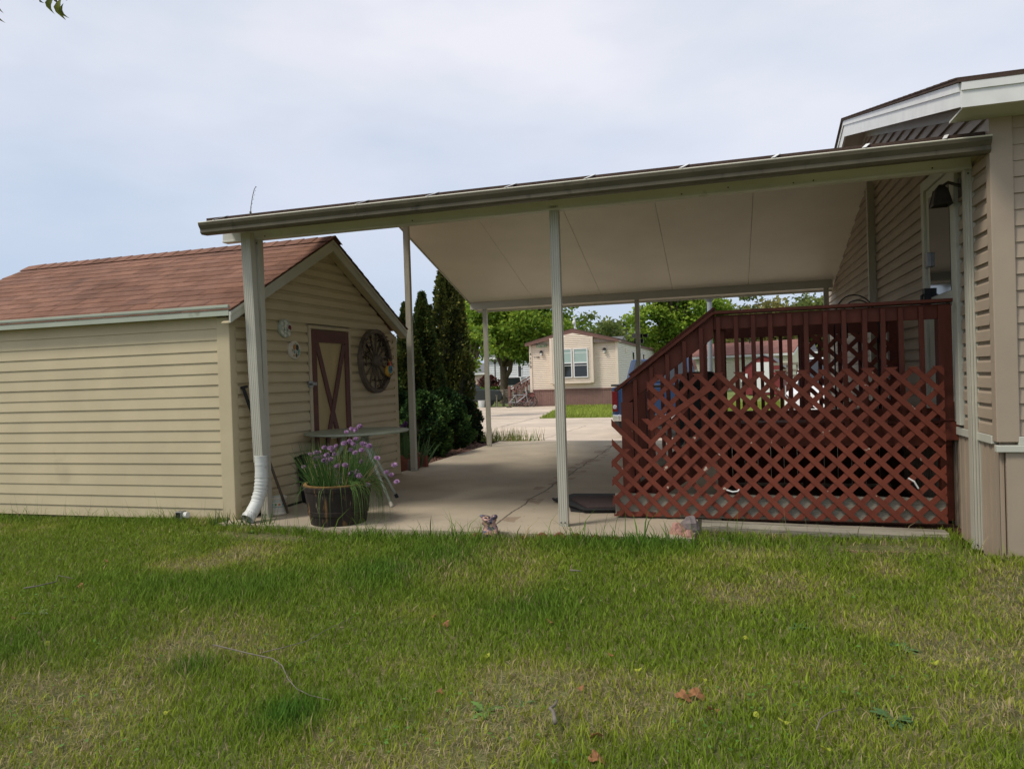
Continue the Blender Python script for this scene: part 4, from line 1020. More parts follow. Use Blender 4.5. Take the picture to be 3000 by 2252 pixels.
conifer('arborvitae', 'small arborvitae tip behind and between the two taller ones', (-6.0, 14.2, -.05), 2.86, .25, AVp, 8000, .07, AV, 3, ga)
conifer('arborvitae', 'tallest dense arborvitae column reaching up to the carport roof edge', (-5.60, 14.35, -.05), 3.95, .40, COLp, 17000, .07, ((.040, .058, .015), (.120, .140, .030), (.20, .18, .04)), 4, ga)
gj = 'rounded juniper shrubs along the patio'
JU = ((.028, .066, .024), (.080, .165, .042), (.14, .22, .055))
JUp = [(0, .72), (.15, .95), (.4, 1), (.65, .88), (.85, .6), (.97, .25), (1, .05)]
conifer('juniper_shrub', 'rounded dark juniper nearest the iris and post', (-4.95, 11.25, -.05), 1.10, .42, JUp, 9000, .06, JU, 11, gj, 'shrub', .35, 4)
conifer('juniper_shrub', 'middle juniper in front of the tallest arborvitae', (-5.08, 12.6, -.05), 1.12, .43, JUp, 9500, .06, JU, 12, gj, 'shrub', .35, 3)
conifer('juniper_shrub', 'dark juniper at the right end beside the far left post', (-5.2, 13.75, -.08), .98, .39, JUp, 7500, .06, ((.014, .028, .014), (.030, .06, .02), (.09, .05, .03)), 13, gj, 'shrub', .35, 4)
conifer('juniper_shrub', 'juniper tucked behind at the shed corner', (-5.8, 11.3, -.05), 1.55, .50, JUp, 8000, .07, JU, 14, gj, 'shrub', .4, 4)

MAP = ((.085, .175, .022), (.17, .29, .032), (.40, .50, .055))
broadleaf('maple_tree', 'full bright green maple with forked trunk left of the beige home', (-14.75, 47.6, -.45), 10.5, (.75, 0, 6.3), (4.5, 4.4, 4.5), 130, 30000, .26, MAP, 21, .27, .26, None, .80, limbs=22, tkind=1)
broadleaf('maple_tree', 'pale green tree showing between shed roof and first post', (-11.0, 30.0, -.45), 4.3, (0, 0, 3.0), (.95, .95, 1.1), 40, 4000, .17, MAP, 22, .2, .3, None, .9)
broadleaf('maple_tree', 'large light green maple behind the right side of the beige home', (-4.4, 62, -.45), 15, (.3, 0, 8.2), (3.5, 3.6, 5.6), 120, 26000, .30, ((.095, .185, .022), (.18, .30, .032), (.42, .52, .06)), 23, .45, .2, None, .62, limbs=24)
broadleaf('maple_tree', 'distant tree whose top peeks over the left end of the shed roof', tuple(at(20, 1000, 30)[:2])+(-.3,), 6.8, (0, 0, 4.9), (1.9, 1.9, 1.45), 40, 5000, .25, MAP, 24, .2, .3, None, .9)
gt2 = 'trees of the far wood behind the homes'
OAK = ((.075, .115, .032), (.12, .165, .042), (.22, .25, .06)); OAK2 = ((.14, .145, .042), (.21, .195, .055), (.31, .275, .08))
far = [(1745, 952, 95, 4.6, OAK, 'airy pale green tree top just right of the beige roof peak'), (1800, 945, 112, 5.5, OAK, 'rounded wood tree left of the white-capped carport post'), (1850, 940, 105, 5, OAK, 'wood tree directly behind the floodlit carport post'), (2125, 905, 118, 5.2, OAK, 'dark wood tree just right of the conduit pole'),
       (2165, 868, 102, 5.2, OAK, 'tall pointed green wood tree above the deck rail'), (2220, 872, 96, 5.5, OAK2, 'yellowish wood tree above middle of the deck rail'), (2262, 880, 118, 5.5, OAK, 'lower green wood tree right of the yellowish one'), (2320, 885, 125, 6, OAK, 'wide low wood tree before the tallest clump'), (2370, 862, 108, 5.6, OAK, 'tallest dense wood tree left of the far right post'), (2415, 872, 116, 5.2, OAK, 'dense wood tree touching the far right post'), (2480, 880, 110, 6, OAK, 'wood tree hidden mostly behind the house wall'), (1690, 955, 120, 5, OAK, 'small wood tree top behind the beige roof peak')]
for i, (px, py, Y, w, cs, lab) in enumerate(far):
    p = at(px, py, Y); hh = p.z+.45
    broadleaf('wood_tree', lab, (p.x, Y, -.45), hh, (0, 0, hh*.56), (w, w, hh*.46), 60, 6500, .55, cs, 40+i, .35, .2, gt2, .8)

# branch of a street tree above the viewer, top left
ob = thing('overhanging_tree', 'tree beside the viewer with a few hanging leaves in the top left corner', 'tree', (-6.2, .3, -.15))
b = MB(); tp = [at(-40, -60, 2.6), at(60, -45, 2.5), at(150, -30, 2.45), at(195, 0, 2.42)]
b.tube([(-6.2, .3, -.5), (-6.2, .3, 1.2), (-6.15, .35, 3.2), (-6.1, .4, 5.0)], [.17, .13, .11, .08], 10)
b.tube([(-6.18, .35, 2.7), (-5.4, 1.0, 3.3), (-4.2, 2.0, 3.45), tp[0]], [.06, .045, .025, .012], 8); b.tube(tp, [.012, .008, .005, .003], 6)
b.build('trunk', M['bark'], ob, smooth=True)
V = []; F = []; C = []
def bigleaf(px0, py0, px1, py1, Y, w, c):
    a, e = np.array(at(px0, py0, Y)), np.array(at(px1, py1, Y+.03)); ax = e-a; L_ = np.linalg.norm(ax); s = np.cross(ax, [.15, .95, .2]); s /= np.linalg.norm(s); n_ = np.cross(ax/L_, s); o = len(V)
    for i, (t, q) in enumerate(((0, .04), (.2, .62), (.42, 1), (.65, .82), (.85, .35), (1, .02))):
        m = a+ax*t+n_*.02*math.sin(t*3); V.extend([m-s*w*q+n_*.012*q, m, m+s*w*q+n_*.012*q]); C.extend([np.array(c)*.9, np.array(c)*1.15, np.array(c)])
        if i: k = o+3*i; F.extend([(k-3, k-2, k+1, k), (k-2, k-1, k+2, k+1)])
lc = (.13, .16, .03)
for a in ((160, -10, 163, 43, 2.43, .020, lc), (181, -6, 195, 60, 2.42, .022, (.15, .17, .025)), (186, 10, 205, 54, 2.42, .012, lc), (130, -20, 133, 10, 2.44, .012, (.07, .09, .05)), (150, -18, 156, 9, 2.44, .013, (.07, .09, .05)), (103, -30, 103, 1, 2.45, .012, lc), (-6, -20, 13, 40, 2.6, .016, (.09, .11, .05)), (-12, 20, 18, 68, 2.6, .010, lc), (-4, 30, -2, 84, 2.6, .028, (.14, .16, .03)), (178, -20, 182, 16, 2.42, .008, (.08, .09, .05))): bigleaf(*a)
for i in range(26):
    px = rng.uniform(-300, 150); py = rng.uniform(-160, -60); bigleaf(px, py, px+rng.uniform(-20, 20), py+55, 2.5+rng.uniform(-.2, .2), .02, lc)
npmesh('leaves', V, F, M['leaf'], ob, C)

# ------------------------------------------------------------------ lawn
LUSH = [(on_lawn(850, 2110), .17, 1), (on_lawn(570, 1960), .17, .8), (on_lawn(1150, 1680), .45, .75), (on_lawn(720, 1720), .5, .6), (on_lawn(1300, 1640), .5, .7), (on_lawn(500, 1720), .4, .5), (on_lawn(1560, 1780), .35, .5), (on_lawn(300, 1700), .3, .3), (on_lawn(1850, 1600), .35, .5), (on_lawn(80, 1900), .4, .5)]
BARE = [(on_lawn(780, 1575), (.62, .12)), (on_lawn(2590, 1610), (.42, .14)), (on_lawn(1000, 1565), (.25, .08))]
N = 430000
yy = .75+(5.75-.75)*rng.random(N)**.80
xx = (-1.75*yy-.8)+rng.random(N)*(2.65*yy+2.2)
yy = np.where((xx > -.22) & (xx < 1.6) & (yy > 5.25), 5.25+(yy-5.25)*1.9, yy)
ok = (xx > -8.8) & ~((yy > 5.52) & (xx > -4.5) & (xx < -.24)) & ~((xx > -.24) & (xx < 1.62) & (yy > 6.24)) & ~((xx > 1.6) & (yy > 5.44)) & ((yy < 5.66) | (xx < -4.5) | (xx > -.24))
xx, yy = xx[ok], yy[ok]; N = len(xx)
dry = .55*vnoise(xx, yy, 1.1, 3)+.45*vnoise(xx, yy, 3.2, 4)
dry = dry+.07*np.clip((2.6-yy)/1.8, 0, 1)+.045*np.clip(xx, -2, 2)
lush = np.zeros(N)
for p, rad, s in LUSH: lush = np.maximum(lush, s*np.exp(-((xx-p.x)**2+(yy-p.y)**2)/(rad*rad)))
edge = np.exp(-((np.where(xx > -.24, 5.72, 5.50)-yy)/.24)**2)*(xx > -4.3)*(.35+.9*vnoise(xx, yy, 2.6, 9)); edge = np.maximum(edge, np.exp(-((5.62-yy)/.16)**2)*(xx < -4.4)*.6)
bare = np.zeros(N)
for p, (ra, rb) in BARE: bare = np.maximum(bare, np.exp(-(((xx-p.x)/ra)**2+((yy-p.y)/rb)**2)**2))
thin = np.clip((dry-.55)*2.4, 0, .4)*(1-lush)
keep = rng.random(N) > np.maximum(bare*.97, thin)
xx, yy, dry, lush, edge = (a[keep] for a in (xx, yy, dry, lush, edge)); N = len(xx)
hgt = (.026+.026*rng.random(N))*(1+1.15*lush+.9*edge)*(1-.25*np.clip((dry-.45)*3, 0, 1)); 
tall = (rng.random(N) < .07*edge); hgt = np.where(tall, hgt*rng.uniform(1.4, 3.0, N), hgt)
zz = np.array([lawnz(a, c) for a, c in zip(xx, yy)])
th = rng.uniform(0, 6.283, N); ln = hgt*rng.uniform(.15, .95, N)*(1-.45*lush); w = rng.choice([.0012, .0017, .0024, .0034], N, p=[.3, .4, .22, .08])*rng.uniform(.8, 1.2, N)*(1+.25*lush)*(1+.13*yy)
ba_ = np.c_[xx, yy, zz-.004]; dx = np.c_[np.cos(th), np.sin(th), np.zeros(N)]; ph = rng.uniform(0, 6.283, N); sd_ = np.c_[np.cos(ph), np.sin(ph)*.5, np.zeros(N)]*w[:, None]
mid = ba_+dx*(ln*.35)[:, None]+np.c_[np.zeros(N), np.zeros(N), hgt*.62]; tip_ = ba_+dx*ln[:, None]+np.c_[np.zeros(N), np.zeros(N), hgt]
V = np.stack([ba_-sd_, ba_+sd_, mid-sd_*.8, mid+sd_*.8, tip_], 1).reshape(-1, 3)
o = (np.arange(N)*5)[:, None]; F = np.concatenate([o+np.array([[0, 1, 3]]), o+np.array([[0, 3, 2]]), o+np.array([[2, 3, 4]])], 0)
g0, g1, gl = np.array([.168, .243, .019]), np.array([.315, .345, .040]), np.array([.080, .180, .020]); tan = np.array([.36, .29, .15])
k = np.clip((dry-.36)*3.0, 0, 1)[:, None]
C = g0*(1-k)+g1*k; lk = np.clip(lush*1.1+edge*.6, 0, 1)[:, None]; C = C*(1-lk)+gl*lk
pd = np.clip((dry-.42)*1.7, .03, .5)*(1-.85*lk[:, 0]); isdry = (rng.random(N) < pd)[:, None]
C = np.where(isdry, tan*rng.uniform(.7, 1.2, (N, 1)), C)*rng.uniform(.7, 1.3, (N, 1))
C5 = np.repeat(C, 5, 0)
# matted straw lying between the blades and small clover-like leaves
n2 = 48000; i2 = rng.integers(0, N, n2*3); i2 = i2[rng.random(n2*3) < np.clip((dry[i2]-.38)*3.2, .06, 1)*(1-.9*lush[i2])][:n2]; n2 = len(i2)
x2 = xx[i2]+rng.normal(size=n2)*.03; y2 = np.minimum(yy[i2]+rng.normal(size=n2)*.03, np.where(x2 > -.24, 6.2, 5.52)); a2 = rng.uniform(0, 6.283, n2); l2_ = rng.uniform(.015, .06, n2)
P2 = np.c_[x2, y2, zz[i2]+rng.uniform(.002, .016, n2)]; d2 = np.c_[np.cos(a2)*l2_, np.sin(a2)*l2_, rng.normal(size=n2)*.008]; s2_ = np.c_[-np.sin(a2), np.cos(a2), np.zeros(n2)]*rng.uniform(.0009, .002, n2)[:, None]
V2 = np.stack([P2-s2_, P2+s2_, P2+d2*.6+s2_*.7, P2+d2], 1).reshape(-1, 3); o2 = (np.arange(n2)*4)[:, None]+len(V); F2 = np.concatenate([o2+np.array([[0, 1, 2]]), o2+np.array([[0, 2, 3]])], 0)
C2 = np.array([.40, .33, .18])*rng.uniform(.55, 1.2, (n2, 1))
n3 = 9000; i3 = rng.integers(0, N, n3); i3 = i3[vnoise(xx[i3], yy[i3], 2.2, 31) > .55]; n3 = len(i3); a3 = rng.uniform(0, 6.283, n3)
P3 = np.c_[xx[i3], yy[i3], zz[i3]+rng.uniform(.012, .03, n3)]; D3 = np.c_[np.cos(a3), np.sin(a3), rng.normal(size=n3)*.2]; S3 = np.c_[-np.sin(a3), np.cos(a3), rng.normal(size=n3)*.2]
V3, F3 = leafquads(P3, D3, S3, rng.uniform(.010, .026, n3), .3); F3 = F3+len(V)+len(V2); F3 = np.concatenate([F3[:, [0, 1, 2]], F3[:, [0, 2, 3]]], 0)
C3 = np.array([.11, .23, .04])*rng.uniform(.6, 1.3, (n3, 1))
V = np.concatenate([V, V2, V3]); F = np.concatenate([F, F2, F3]); C5 = np.concatenate([C5, np.repeat(C2, 4, 0), np.repeat(C3, 4, 0)])
gr_ = npmesh('grass', V, F, M['grass'], None, C5); stuff(gr_, 'patchy green and straw coloured lawn grass', 'grass')
# tall seed stalks along the shed footing
V = []; F = []; C = []
for i in range(70):
    x = rng.uniform(-8.6, -4.5) if i < 52 else rng.uniform(-4.3, 1.2); y = (5.66 if i < 52 else 5.50)+rng.uniform(-.05, .04); h = rng.uniform(.12, .32)*(1.25 if rng.random() < .2 else 1); g_ = rng.uniform(.7, 1.3)
    blade(V, F, C, (x, y, -.07), (x+rng.uniform(-.09, .09), y+rng.uniform(-.05, .02), -.07+h), (rng.uniform(-.015, .015), 0, 0), rng.uniform(.0014, .003), (.09*g_, .13*g_, .045*g_) if rng.random() > .3 else (.3, .25, .14), 4)
for i in range(60):
    x = rng.uniform(-4.62, -4.0); y = 5.62+rng.uniform(-.1, .03); h = rng.uniform(.05, .22); a = rng.uniform(-1, 1); g_ = rng.uniform(.7, 1.3)
    blade(V, F, C, (x, y, -.07), (x+a*.12, y-.03, -.07+h), (a*.03, 0, .02), rng.uniform(.003, .010), (.07*g_, .125*g_, .035*g_), 4)
stuff(npmesh('tall_grass', V, F, M['grass'], None, C), 'tall seeding grass and weeds along the walls', 'grass')
# tufts at the far left post, far lawn, mulch chips, patio litter
V = []; F = []; C = []
for i in range(420):
    x = rng.uniform(-4.9, -3.6); y = rng.uniform(13.62, 14.5); 
    if x > -4.2 and rng.random() < (x+4.2)*1.6: continue
    h = rng.uniform(.08, .30); g_ = rng.uniform(.7, 1.4)
    blade(V, F, C, (x, y, gz(y)-.02), (x+rng.uniform(-.08, .08), y+rng.uniform(-.08, .08), gz(y)+h), (0, 0, 0), .006, (.14*g_, .20*g_, .04*g_) if rng.random() > .25 else (.36, .3, .14), 3)
stuff(npmesh('weed_tuft', V, F, M['grass'], None, C), 'sunny weed tufts at the back edge of the patio', 'weeds')
n = 26000; y = 28.45+rng.random(n)*11.6; x0 = -7.35-.32*(y-28.4)*.43; x = x0+rng.random(n)*(9-x0)*.9
h = rng.uniform(.06, .16, n); a = rng.uniform(0, 6.28, n); w = .022
P = np.c_[x, y, np.full(n, -.50)]; s = np.c_[np.cos(a), np.sin(a), np.zeros(n)]*w; tp_ = P+np.c_[rng.normal(size=n)*.04, rng.normal(size=n)*.04, h+.04]
V = np.stack([P-s, P+s, tp_], 1).reshape(-1, 3); F = np.arange(3*n).reshape(-1, 3)
C = (np.array([.30, .36, .062])*rng.uniform(.7, 1.3, (n, 1)))*(1+.5*(vnoise(x, y, .8, 5)-.5))[:, None]
stuff(npmesh('far_lawn_grass', V, F, M['grass'], None, np.repeat(C, 3, 0)), 'sunlit mown grass strip in front of the beige home', 'grass')
n = 2600; x = rng.uniform(-7, -4.36, n); y = rng.uniform(9.35, 14, n); r_ = rng.uniform(.012, .045, n); a = rng.uniform(0, 6.28, n)
P = np.c_[x, y, -.03+rng.random(n)*.03]; D = np.c_[np.cos(a), np.sin(a), rng.normal(size=n)*.25]; S = unit(np.cross(D, np.c_[rng.normal(size=n)*.3, rng.normal(size=n)*.3, np.ones(n)]))
V, F = leafquads(P, D, S, r_*1.6, .2); stuff(npmesh('mulch_chips', V, F, M['chips']), 'loose brown bark mulch chips in the planting bed', 'mulch')
n = 620; x = rng.uniform(-4.1, 1.5, n); y = rng.uniform(5.75, 13.4, n); r_ = rng.uniform(.008, .03, n)*np.where(rng.random(n) < .08, 2.6, 1); a = rng.normal(size=n)*.5
P = np.c_[x, y, np.full(n, .004)]; D = np.c_[np.cos(a), np.sin(a)*.6, np.full(n, .03)]; S = np.c_[-np.sin(a), np.cos(a), np.full(n, .05)]*.4
V, F = leafquads(P, D, S, r_, .2); stuff(npmesh('leaf_litter', V, F, M['twig']), 'small dry leaf bits scattered over the patio concrete', 'leaf litter')
n = 420; p_ = [BARE[i % 3] for i in range(n)]; P = np.array([(q.x+rng.normal()*ra*.6, q.y+rng.normal()*rb*.6, 0) for q, (ra, rb) in p_]); P[:, 2] = [lawnz(a, c)+.004 for a, c in P[:, :2]]
a = rng.uniform(0, 6.28, n); D = np.c_[np.cos(a), np.sin(a), rng.normal(size=n)*.1]; S = np.c_[-np.sin(a), np.cos(a), np.zeros(n)]*.4
P[:, 1] = np.minimum(P[:, 1], 5.52)
V, F = leafquads(P, D, S, rng.uniform(.015, .05, n), .3); stuff(npmesh('dry_thatch', V, F, mat('dry thatch', (.30, .20, .12), .9, .4, 30)), 'dry brown clippings on the bare patches', 'thatch')

# fallen leaves, twigs, weeds on the lawn
def deadleaf(px, py, s, lab, m='deadleaf', seed=0, grp='fallen leaves on the lawn', lob=5):
    q = random.Random(seed); p = on_lawn(px, py)+Vector((0, 0, .022)); s *= .62; b = MB(); ang = q.uniform(0, 6.28); n = 22; ps = []
    for i in range(n):
        t = 6.283*i/n; r = s*(.55+.38*abs(math.cos(lob*t/2))+q.uniform(-.08, .08)); ps.append(p+Vector((r*math.cos(t+ang), r*.62*math.sin(t+ang), s*(.30*math.cos(2*t)+.35*math.sin(t+1)+q.uniform(-.1, .1)))))
    o = [p+Vector((0, 0, s*.1))]
    b.add(o+ps, [(0, 1+i, 1+(i+1) % n) for i in range(n)])
    tag(b.build('fallen_leaf', M[m]), lab, 'fallen leaf', grp)
for i, a in enumerate(((1372, 1640, .055, 'orange brown lobed oak leaf lying below the statue'), (1305, 1838, .045, 'curled brown leaf on the lawn between twig and statue'), (1270, 1815, .03, 'small tan leaf behind the curled brown leaf'), (2000, 2055, .06, 'folded tan oak leaf, left one of the close pair at lower right'), (2040, 2050, .065, 'upright folded tan oak leaf, right one of the close pair'), (2090, 2095, .05, 'crumpled brown leaf right of the folded pair'), (1745, 2170, .055, 'rust orange crumpled leaf near the bottom edge'), (1750, 2240, .06, 'rust orange leaf cut by the bottom edge of the view'), (235, 1725, .05, 'brown curled leaf on the lawn in front of the shed'), (1500+112, 1832, .04, 'narrow tan leaf in the middle of the lawn'), (40, 1820, .04, 'tan leaf at the left edge of the lawn'), (315, 1652, .04, 'pale tan leaf patch below shed wall'), (1790, 1930, .03, 'small pale leaf in the dry central lawn'), (1290, 2040, .03, 'pale scrap leaf left of the white stick'), (1700, 2030, .03, 'pale scrap leaf right of the white stick'))):
    deadleaf(*a, seed=i)
for i, a in enumerate(((2298, 2130, .040, 'bright yellow green leaf standing up at lower right'), (2185, 1882, .03, 'yellow green seed leaf in the middle right lawn'), (1870, 1975, .03, 'pale yellow leaf in the central lower lawn'), (2060, 2005, .035, 'yellow green leaf pair above the folded oak leaves'), (720, 1703, .03, 'yellow leaf in the dark grass left of centre'), (1425, 1933, .03, 'thin yellow leaf left of the white stick'), (490, 2100, .03, 'yellow leaf near the lower left corner'), (2740, 1955, .03, 'yellow green leaf in the shaded right lawn'), (2420, 2210, .035, 'yellow seed leaf near the bottom right'), (2215, 2112, .03, 'yellow leaf just left of the bright standing one'), (140, 1897, .035, 'yellow green leaf at the left of lawn'), (1660, 1735, .03, 'pale green leaf under the centre post'))):
    deadleaf(*a, m='yellowleaf', seed=i+50, grp='yellow leaves on the lawn', lob=2)
def ptwig(lab, pts, r, m='twig', branches=()):
    b = MB(); P = [on_lawn(*p)+Vector((0, 0, .05)) for p in pts]; b.tube(P, list(np.linspace(r, r*.45, len(P))), 7)
    for br in branches: Q = [on_lawn(*p)+Vector((0, 0, .05)) for p in br]; b.tube(Q, list(np.linspace(r*.7, r*.3, len(Q))), 6)
    tag(b.build('twig', M[m], smooth=True), lab, 'twig', 'twigs on the lawn')
ptwig('long curved grey twig with a side branch lying across the lawn', [(625, 1916), (680, 1930), (740, 1945), (800, 1958), (828, 1980), (845, 2020), (870, 2050), (910, 2070), (970, 2085)], .0036, branches=([(770, 1940), (830, 1925), (900, 1905), (960, 1870), (1040, 1832)],))
ptwig('short white forked stick near the bottom centre', [(1628, 2155), (1622, 2120), (1612, 2112), (1628, 2100), (1635, 2085)], .009)
ptwig('thin bent twig on the far left lawn', [(70, 1745), (110, 1738), (165, 1725), (170, 1706), (215, 1715)], .005)
ptwig('thin arched straw at the lower right', [(2392, 2180), (2405, 2145), (2430, 2125), (2480, 2112)], .003)
ptwig('short dark twig under the centre post', [(1670, 1692), (1705, 1695)], .006)
def weed(px, py, r, lab, n, seed, c=(.09, .17, .06)):
    q = np.random.default_rng(seed); p = on_lawn(px, py)+Vector((0, 0, .0)); r *= .68; V = []; F = []; C = []
    for i in range(n):
        a = q.uniform(0, 6.28); L_ = r*q.uniform(.5, 1.1); el = q.uniform(.15, .7); d = np.array([math.cos(a)*math.cos(el), math.sin(a)*math.cos(el), math.sin(el)]); s = np.array([-math.sin(a), math.cos(a), 0.]); o = len(V); g_ = q.uniform(.7, 1.25); m_ = 8
        for k in range(m_+1):
            t = k/m_; wv = L_*.17*math.sin(math.pi*min(t*.85+.1, 1))*(1 if k % 2 else .55); pt = np.array(p)+d*L_*t-np.array([0, 0, L_*.35*t*t]); V += [pt-s*wv, pt+s*wv]; C += [np.array(c)*g_]*2
            if k: F.append((o+2*k-2, o+2*k-1, o+2*k+1, o+2*k))
    tag(npmesh('dandelion_weed', V, F, M['plain'], None, C), lab, 'weed', 'leafy weeds in the lawn')
weed(2340, 1840, .12, 'grey green dandelion rosette in the middle right lawn', 16, 1)
weed(2215, 1790, .09, 'small dandelion rosette above the larger one', 12, 2)
weed(2640, 1905, .14, 'spiky weed in the dim right part of lawn', 18, 3)
weed(2620, 2110, .15, 'broad leaved weed patch at the lower right', 20, 4)
weed(1420, 2085, .13, 'bright green dandelion rosette left of the white stick', 18, 5, (.12, .22, .05))
weed(1535, 2060, .08, 'small dark broad leaf weed beside the white stick', 9, 6)
weed(110, 1800, .15, 'pale green spreading weed on the far left lawn', 18, 7, (.14, .20, .10))
weed(540, 1540, .10, 'leafy weed at the utility box', 10, 8, (.06, .12, .03))
weed(735, 1560, .10, 'broad weed under the drain pipe mouth', 12, 9, (.08, .15, .03))
weed(905, 1545, .08, 'small upright weed between drain pipe and barrel', 8, 10, (.10, .17, .03))
# ------------------------------------------------------------------ beige home across the road
bh = thing('mobile_home', 'pinkish beige mobile home with brown trim and bay window across the road', 'mobile home', (-8.3, 40.2, -.45))
X0, X1, FY, AX = -10.83, -5.79, 40.2, -8.24
rz_ = lambda x: 3.87-(.72/2.8 if x < AX else .68/2.53)*abs(x-AX)
b = MB(); siding(b, (0, FY, 0), (1, 0, 0), (0, -1, 0), .52, 3.86, .1065, lambda z: [(X0 if z < 3.05 else min(AX, AX-(3.80-z)/.257), X1 if z < 3.05 else max(AX, AX+(3.80-z)/.269))], LAPFAR)
b.poly((X0, FY+.02, -.45), (X1, FY+.02, -.45), (X1, FY+.02, 3.15), (AX, FY+.02, 3.83), (X0, FY+.02, 3.15)); b.build('front_wall', M['homesiding'], bh)
b = MB(); siding(b, (X1, FY, 0), (0, 1, 0), (1, 0, 0), .52, 3.12, .1065, lambda z: [(.1, 21)], LAPFAR); b.poly((X1-.02, FY, -.45), (X1-.02, FY+21, -.45), (X1-.02, FY+21, 3.15), (X1-.02, FY, 3.15)); b.build('side_wall', M['homewhite'], bh)
b = MB(); b.poly((X0, FY, -.45), (X0, FY+21, -.45), (X0, FY+21, 3.1), (X0, FY, 3.1)); b.poly((X0, FY+21, -.45), (X1, FY+21, -.45), (X1, FY+21, 3.15), (AX, FY+21, 3.83), (X0, FY+21, 3.15)); b.build('back_wall', M['homesiding'], bh)
b = MB(); x = X0
while x < X1: b.box(x, x+.09, FY-.02, FY+.01, -.45, .43); b.box(x+.09, x+.13, FY-.008, FY+.01, -.45, .43); x += .13
y = FY
while y < FY+21: b.box(X1-.01, X1+.02, y, y+.10, -.45, .43); y += .14
b.build('skirting', M['skirtbrown'], bh)
b = MB(); b.box(X0-.02, X1+.03, FY-.05, FY+.01, .43, .53); b.box(X1-.01, X1+.035, FY+.012, FY+21, .43, .52); b.build('skirting_cap', M['homebrown'], bh)
b = MB()
for xa in (X0-.03, X1-.11): b = MB(); b.box(xa, xa+.14, FY-.06, FY+.05, .38, 3.2); b.build('corner_trim', M['homesiding'], bh)
b = MB()
for xa in (X0-.21, X1+.08): b.prism([(xa, FY-.30, rz_(xa)), (AX, FY-.30, rz_(AX)), (AX, FY+21.2, rz_(AX)), (xa, FY+21.2, rz_(xa))], (0, 0, .045))
b.build('roof', M['shinglebr'], bh)
b = MB()
for xa in (X0-.21, X1+.08): b.prism([(xa, FY-.29, rz_(xa)-.003), (AX, FY-.29, rz_(AX)-.003), (AX, FY-.29, rz_(AX)-.225), (xa, FY-.29, rz_(xa)-.15)], (0, .02, 0)); b.prism([(xa, FY-.30, rz_(xa)-.003), (AX, FY-.30, rz_(AX)-.003), (AX, FY-.30, rz_(AX)-.06), (xa, FY-.30, rz_(xa)-.05)], (0, .009, 0))
b.box(X1+.06, X1+.08, FY-.268, FY+21.2, rz_(X1+.08)-.14, rz_(X1+.08)-.004); b.build('fascia', M['homebrown'], bh)
b = MB(); b.box(X0-.2, X1+.06, FY-.268, FY, 3.06, 3.075); b.build('soffit', M['homebrown'], bh)
bay = MB(); Xa, Xb, BY = -9.56, -7.13, FY-.32
siding(bay, (0, BY, 0), (1, 0, 0), (0, -1, 0), .87, 3.60, .1065, lambda z: [((Xa+.13) if z < 3.36 else min(AX, AX-(3.62-z)/.21), (Xb-.13) if z < 3.36 else max(AX, AX+(3.62-z)/.21))], LAPFAR)
bay.prism([(Xa, BY+.01, .86), (Xb, BY+.01, .86), (Xb, BY+.01, 3.38), (AX, BY+.01, 3.64), (Xa, BY+.01, 3.38)], (0, .31, 0)); bayo = bay.build('bay', M['homesiding'], bh)
b = MB(); b.box(Xa-.02, Xa+.12, BY-.03, FY-.001, .85, 3.40); b.box(Xb-.12, Xb+.02, BY-.03, FY-.001, .85, 3.40); b.box(Xa+.12, Xb-.12, BY-.03, BY+.01, .82, .90); b.build('bay_trim', M['homesiding'], bayo)
for xa, xb in ((-9.12, -8.30), (-8.22, -7.40)):
    b = MB(); T = .055
    for q in ((xa, xb, 1.13, 1.13+T), (xa, xb, 2.76-T, 2.76), (xa, xa+T, 1.13+T, 2.76-T), (xb-T, xb, 1.13+T, 2.76-T), (xa+T, xb-T, 1.93, 2.0), (xa+T, xb-T, 1.80, 1.83)): b.box(q[0], q[1], BY-.085, BY-.01, q[2], q[3])
    w = b.build('window', M['white'], bayo)
    b = MB(); b.box(xa+T, xb-T, BY-.058, BY-.052, 2.0, 2.76-T); b.build('upper_pane', M['blind'], w)
    b = MB(); b.box(xa+T, xb-T, BY-.058, BY-.052, 1.13+T, 1.93); b.build('lower_pane', M['glass'], w)
    b = MB(); b.box(xa+T, xb-T, BY-.064, BY-.059, 2.50, 2.53); b.build('blind_bar', M['white'], w)
for x, z in ((-10.13, 2.58), (-6.50, 2.59)):
    b = MB(); b.box(x-.06, x+.06, FY-.05, FY-.012, z-.10, z+.12); b.lathe((x, FY-.12, z+.03), [(.11, 0), (.09, .08), (.02, .13), (0, .135)], 10); b.tube([(x, FY-.04, z+.1), (x, FY-.12, z+.13)], .015, 6); l_ = b.build('wall_lamp', M['black'], bh)
    b = MB(); b.lathe((x, FY-.12, z-.14), [(.03, 0), (.06, .05), (.075, .16)], 10); b.build('lamp_glass', M['white'], l_)
b = MB(); b.box(-10.42, -9.80, FY-.055, FY-.012, 2.95, 3.12); sg = b.build('name_board', mat('green sign board', (.16, .36, .20), .6, .1, 5), bh)
b = MB(); rr = random.Random(2); x = -10.38
while x < -9.86:
    w_ = rr.uniform(.03, .07); b.box(x, x+w_*.35, FY-.059, FY-.0555, 2.98, 3.09); b.box(x, x+w_, FY-.0592, FY-.0556, rr.choice((2.98, 3.03, 3.07)), rr.choice((3.0, 3.05, 3.09))+.012); x += w_+.025
b.build('lettering', M['white'], sg)
FR_ = lambda x, y, z: Matrix.Translation((x-(-8.3), y-40.2, z+.45)) @ Matrix.Rotation(R(90), 4, 'X')
for k, d in enumerate('4150'): text('house_number', d, .22, M['black'], bh, FR_(-10.79, FY-.07, 2.55-.24*k), .004)
text('house_number', '1156', .17, M['black'], bh, FR_(-10.42, FY-.04, 2.37), .004)
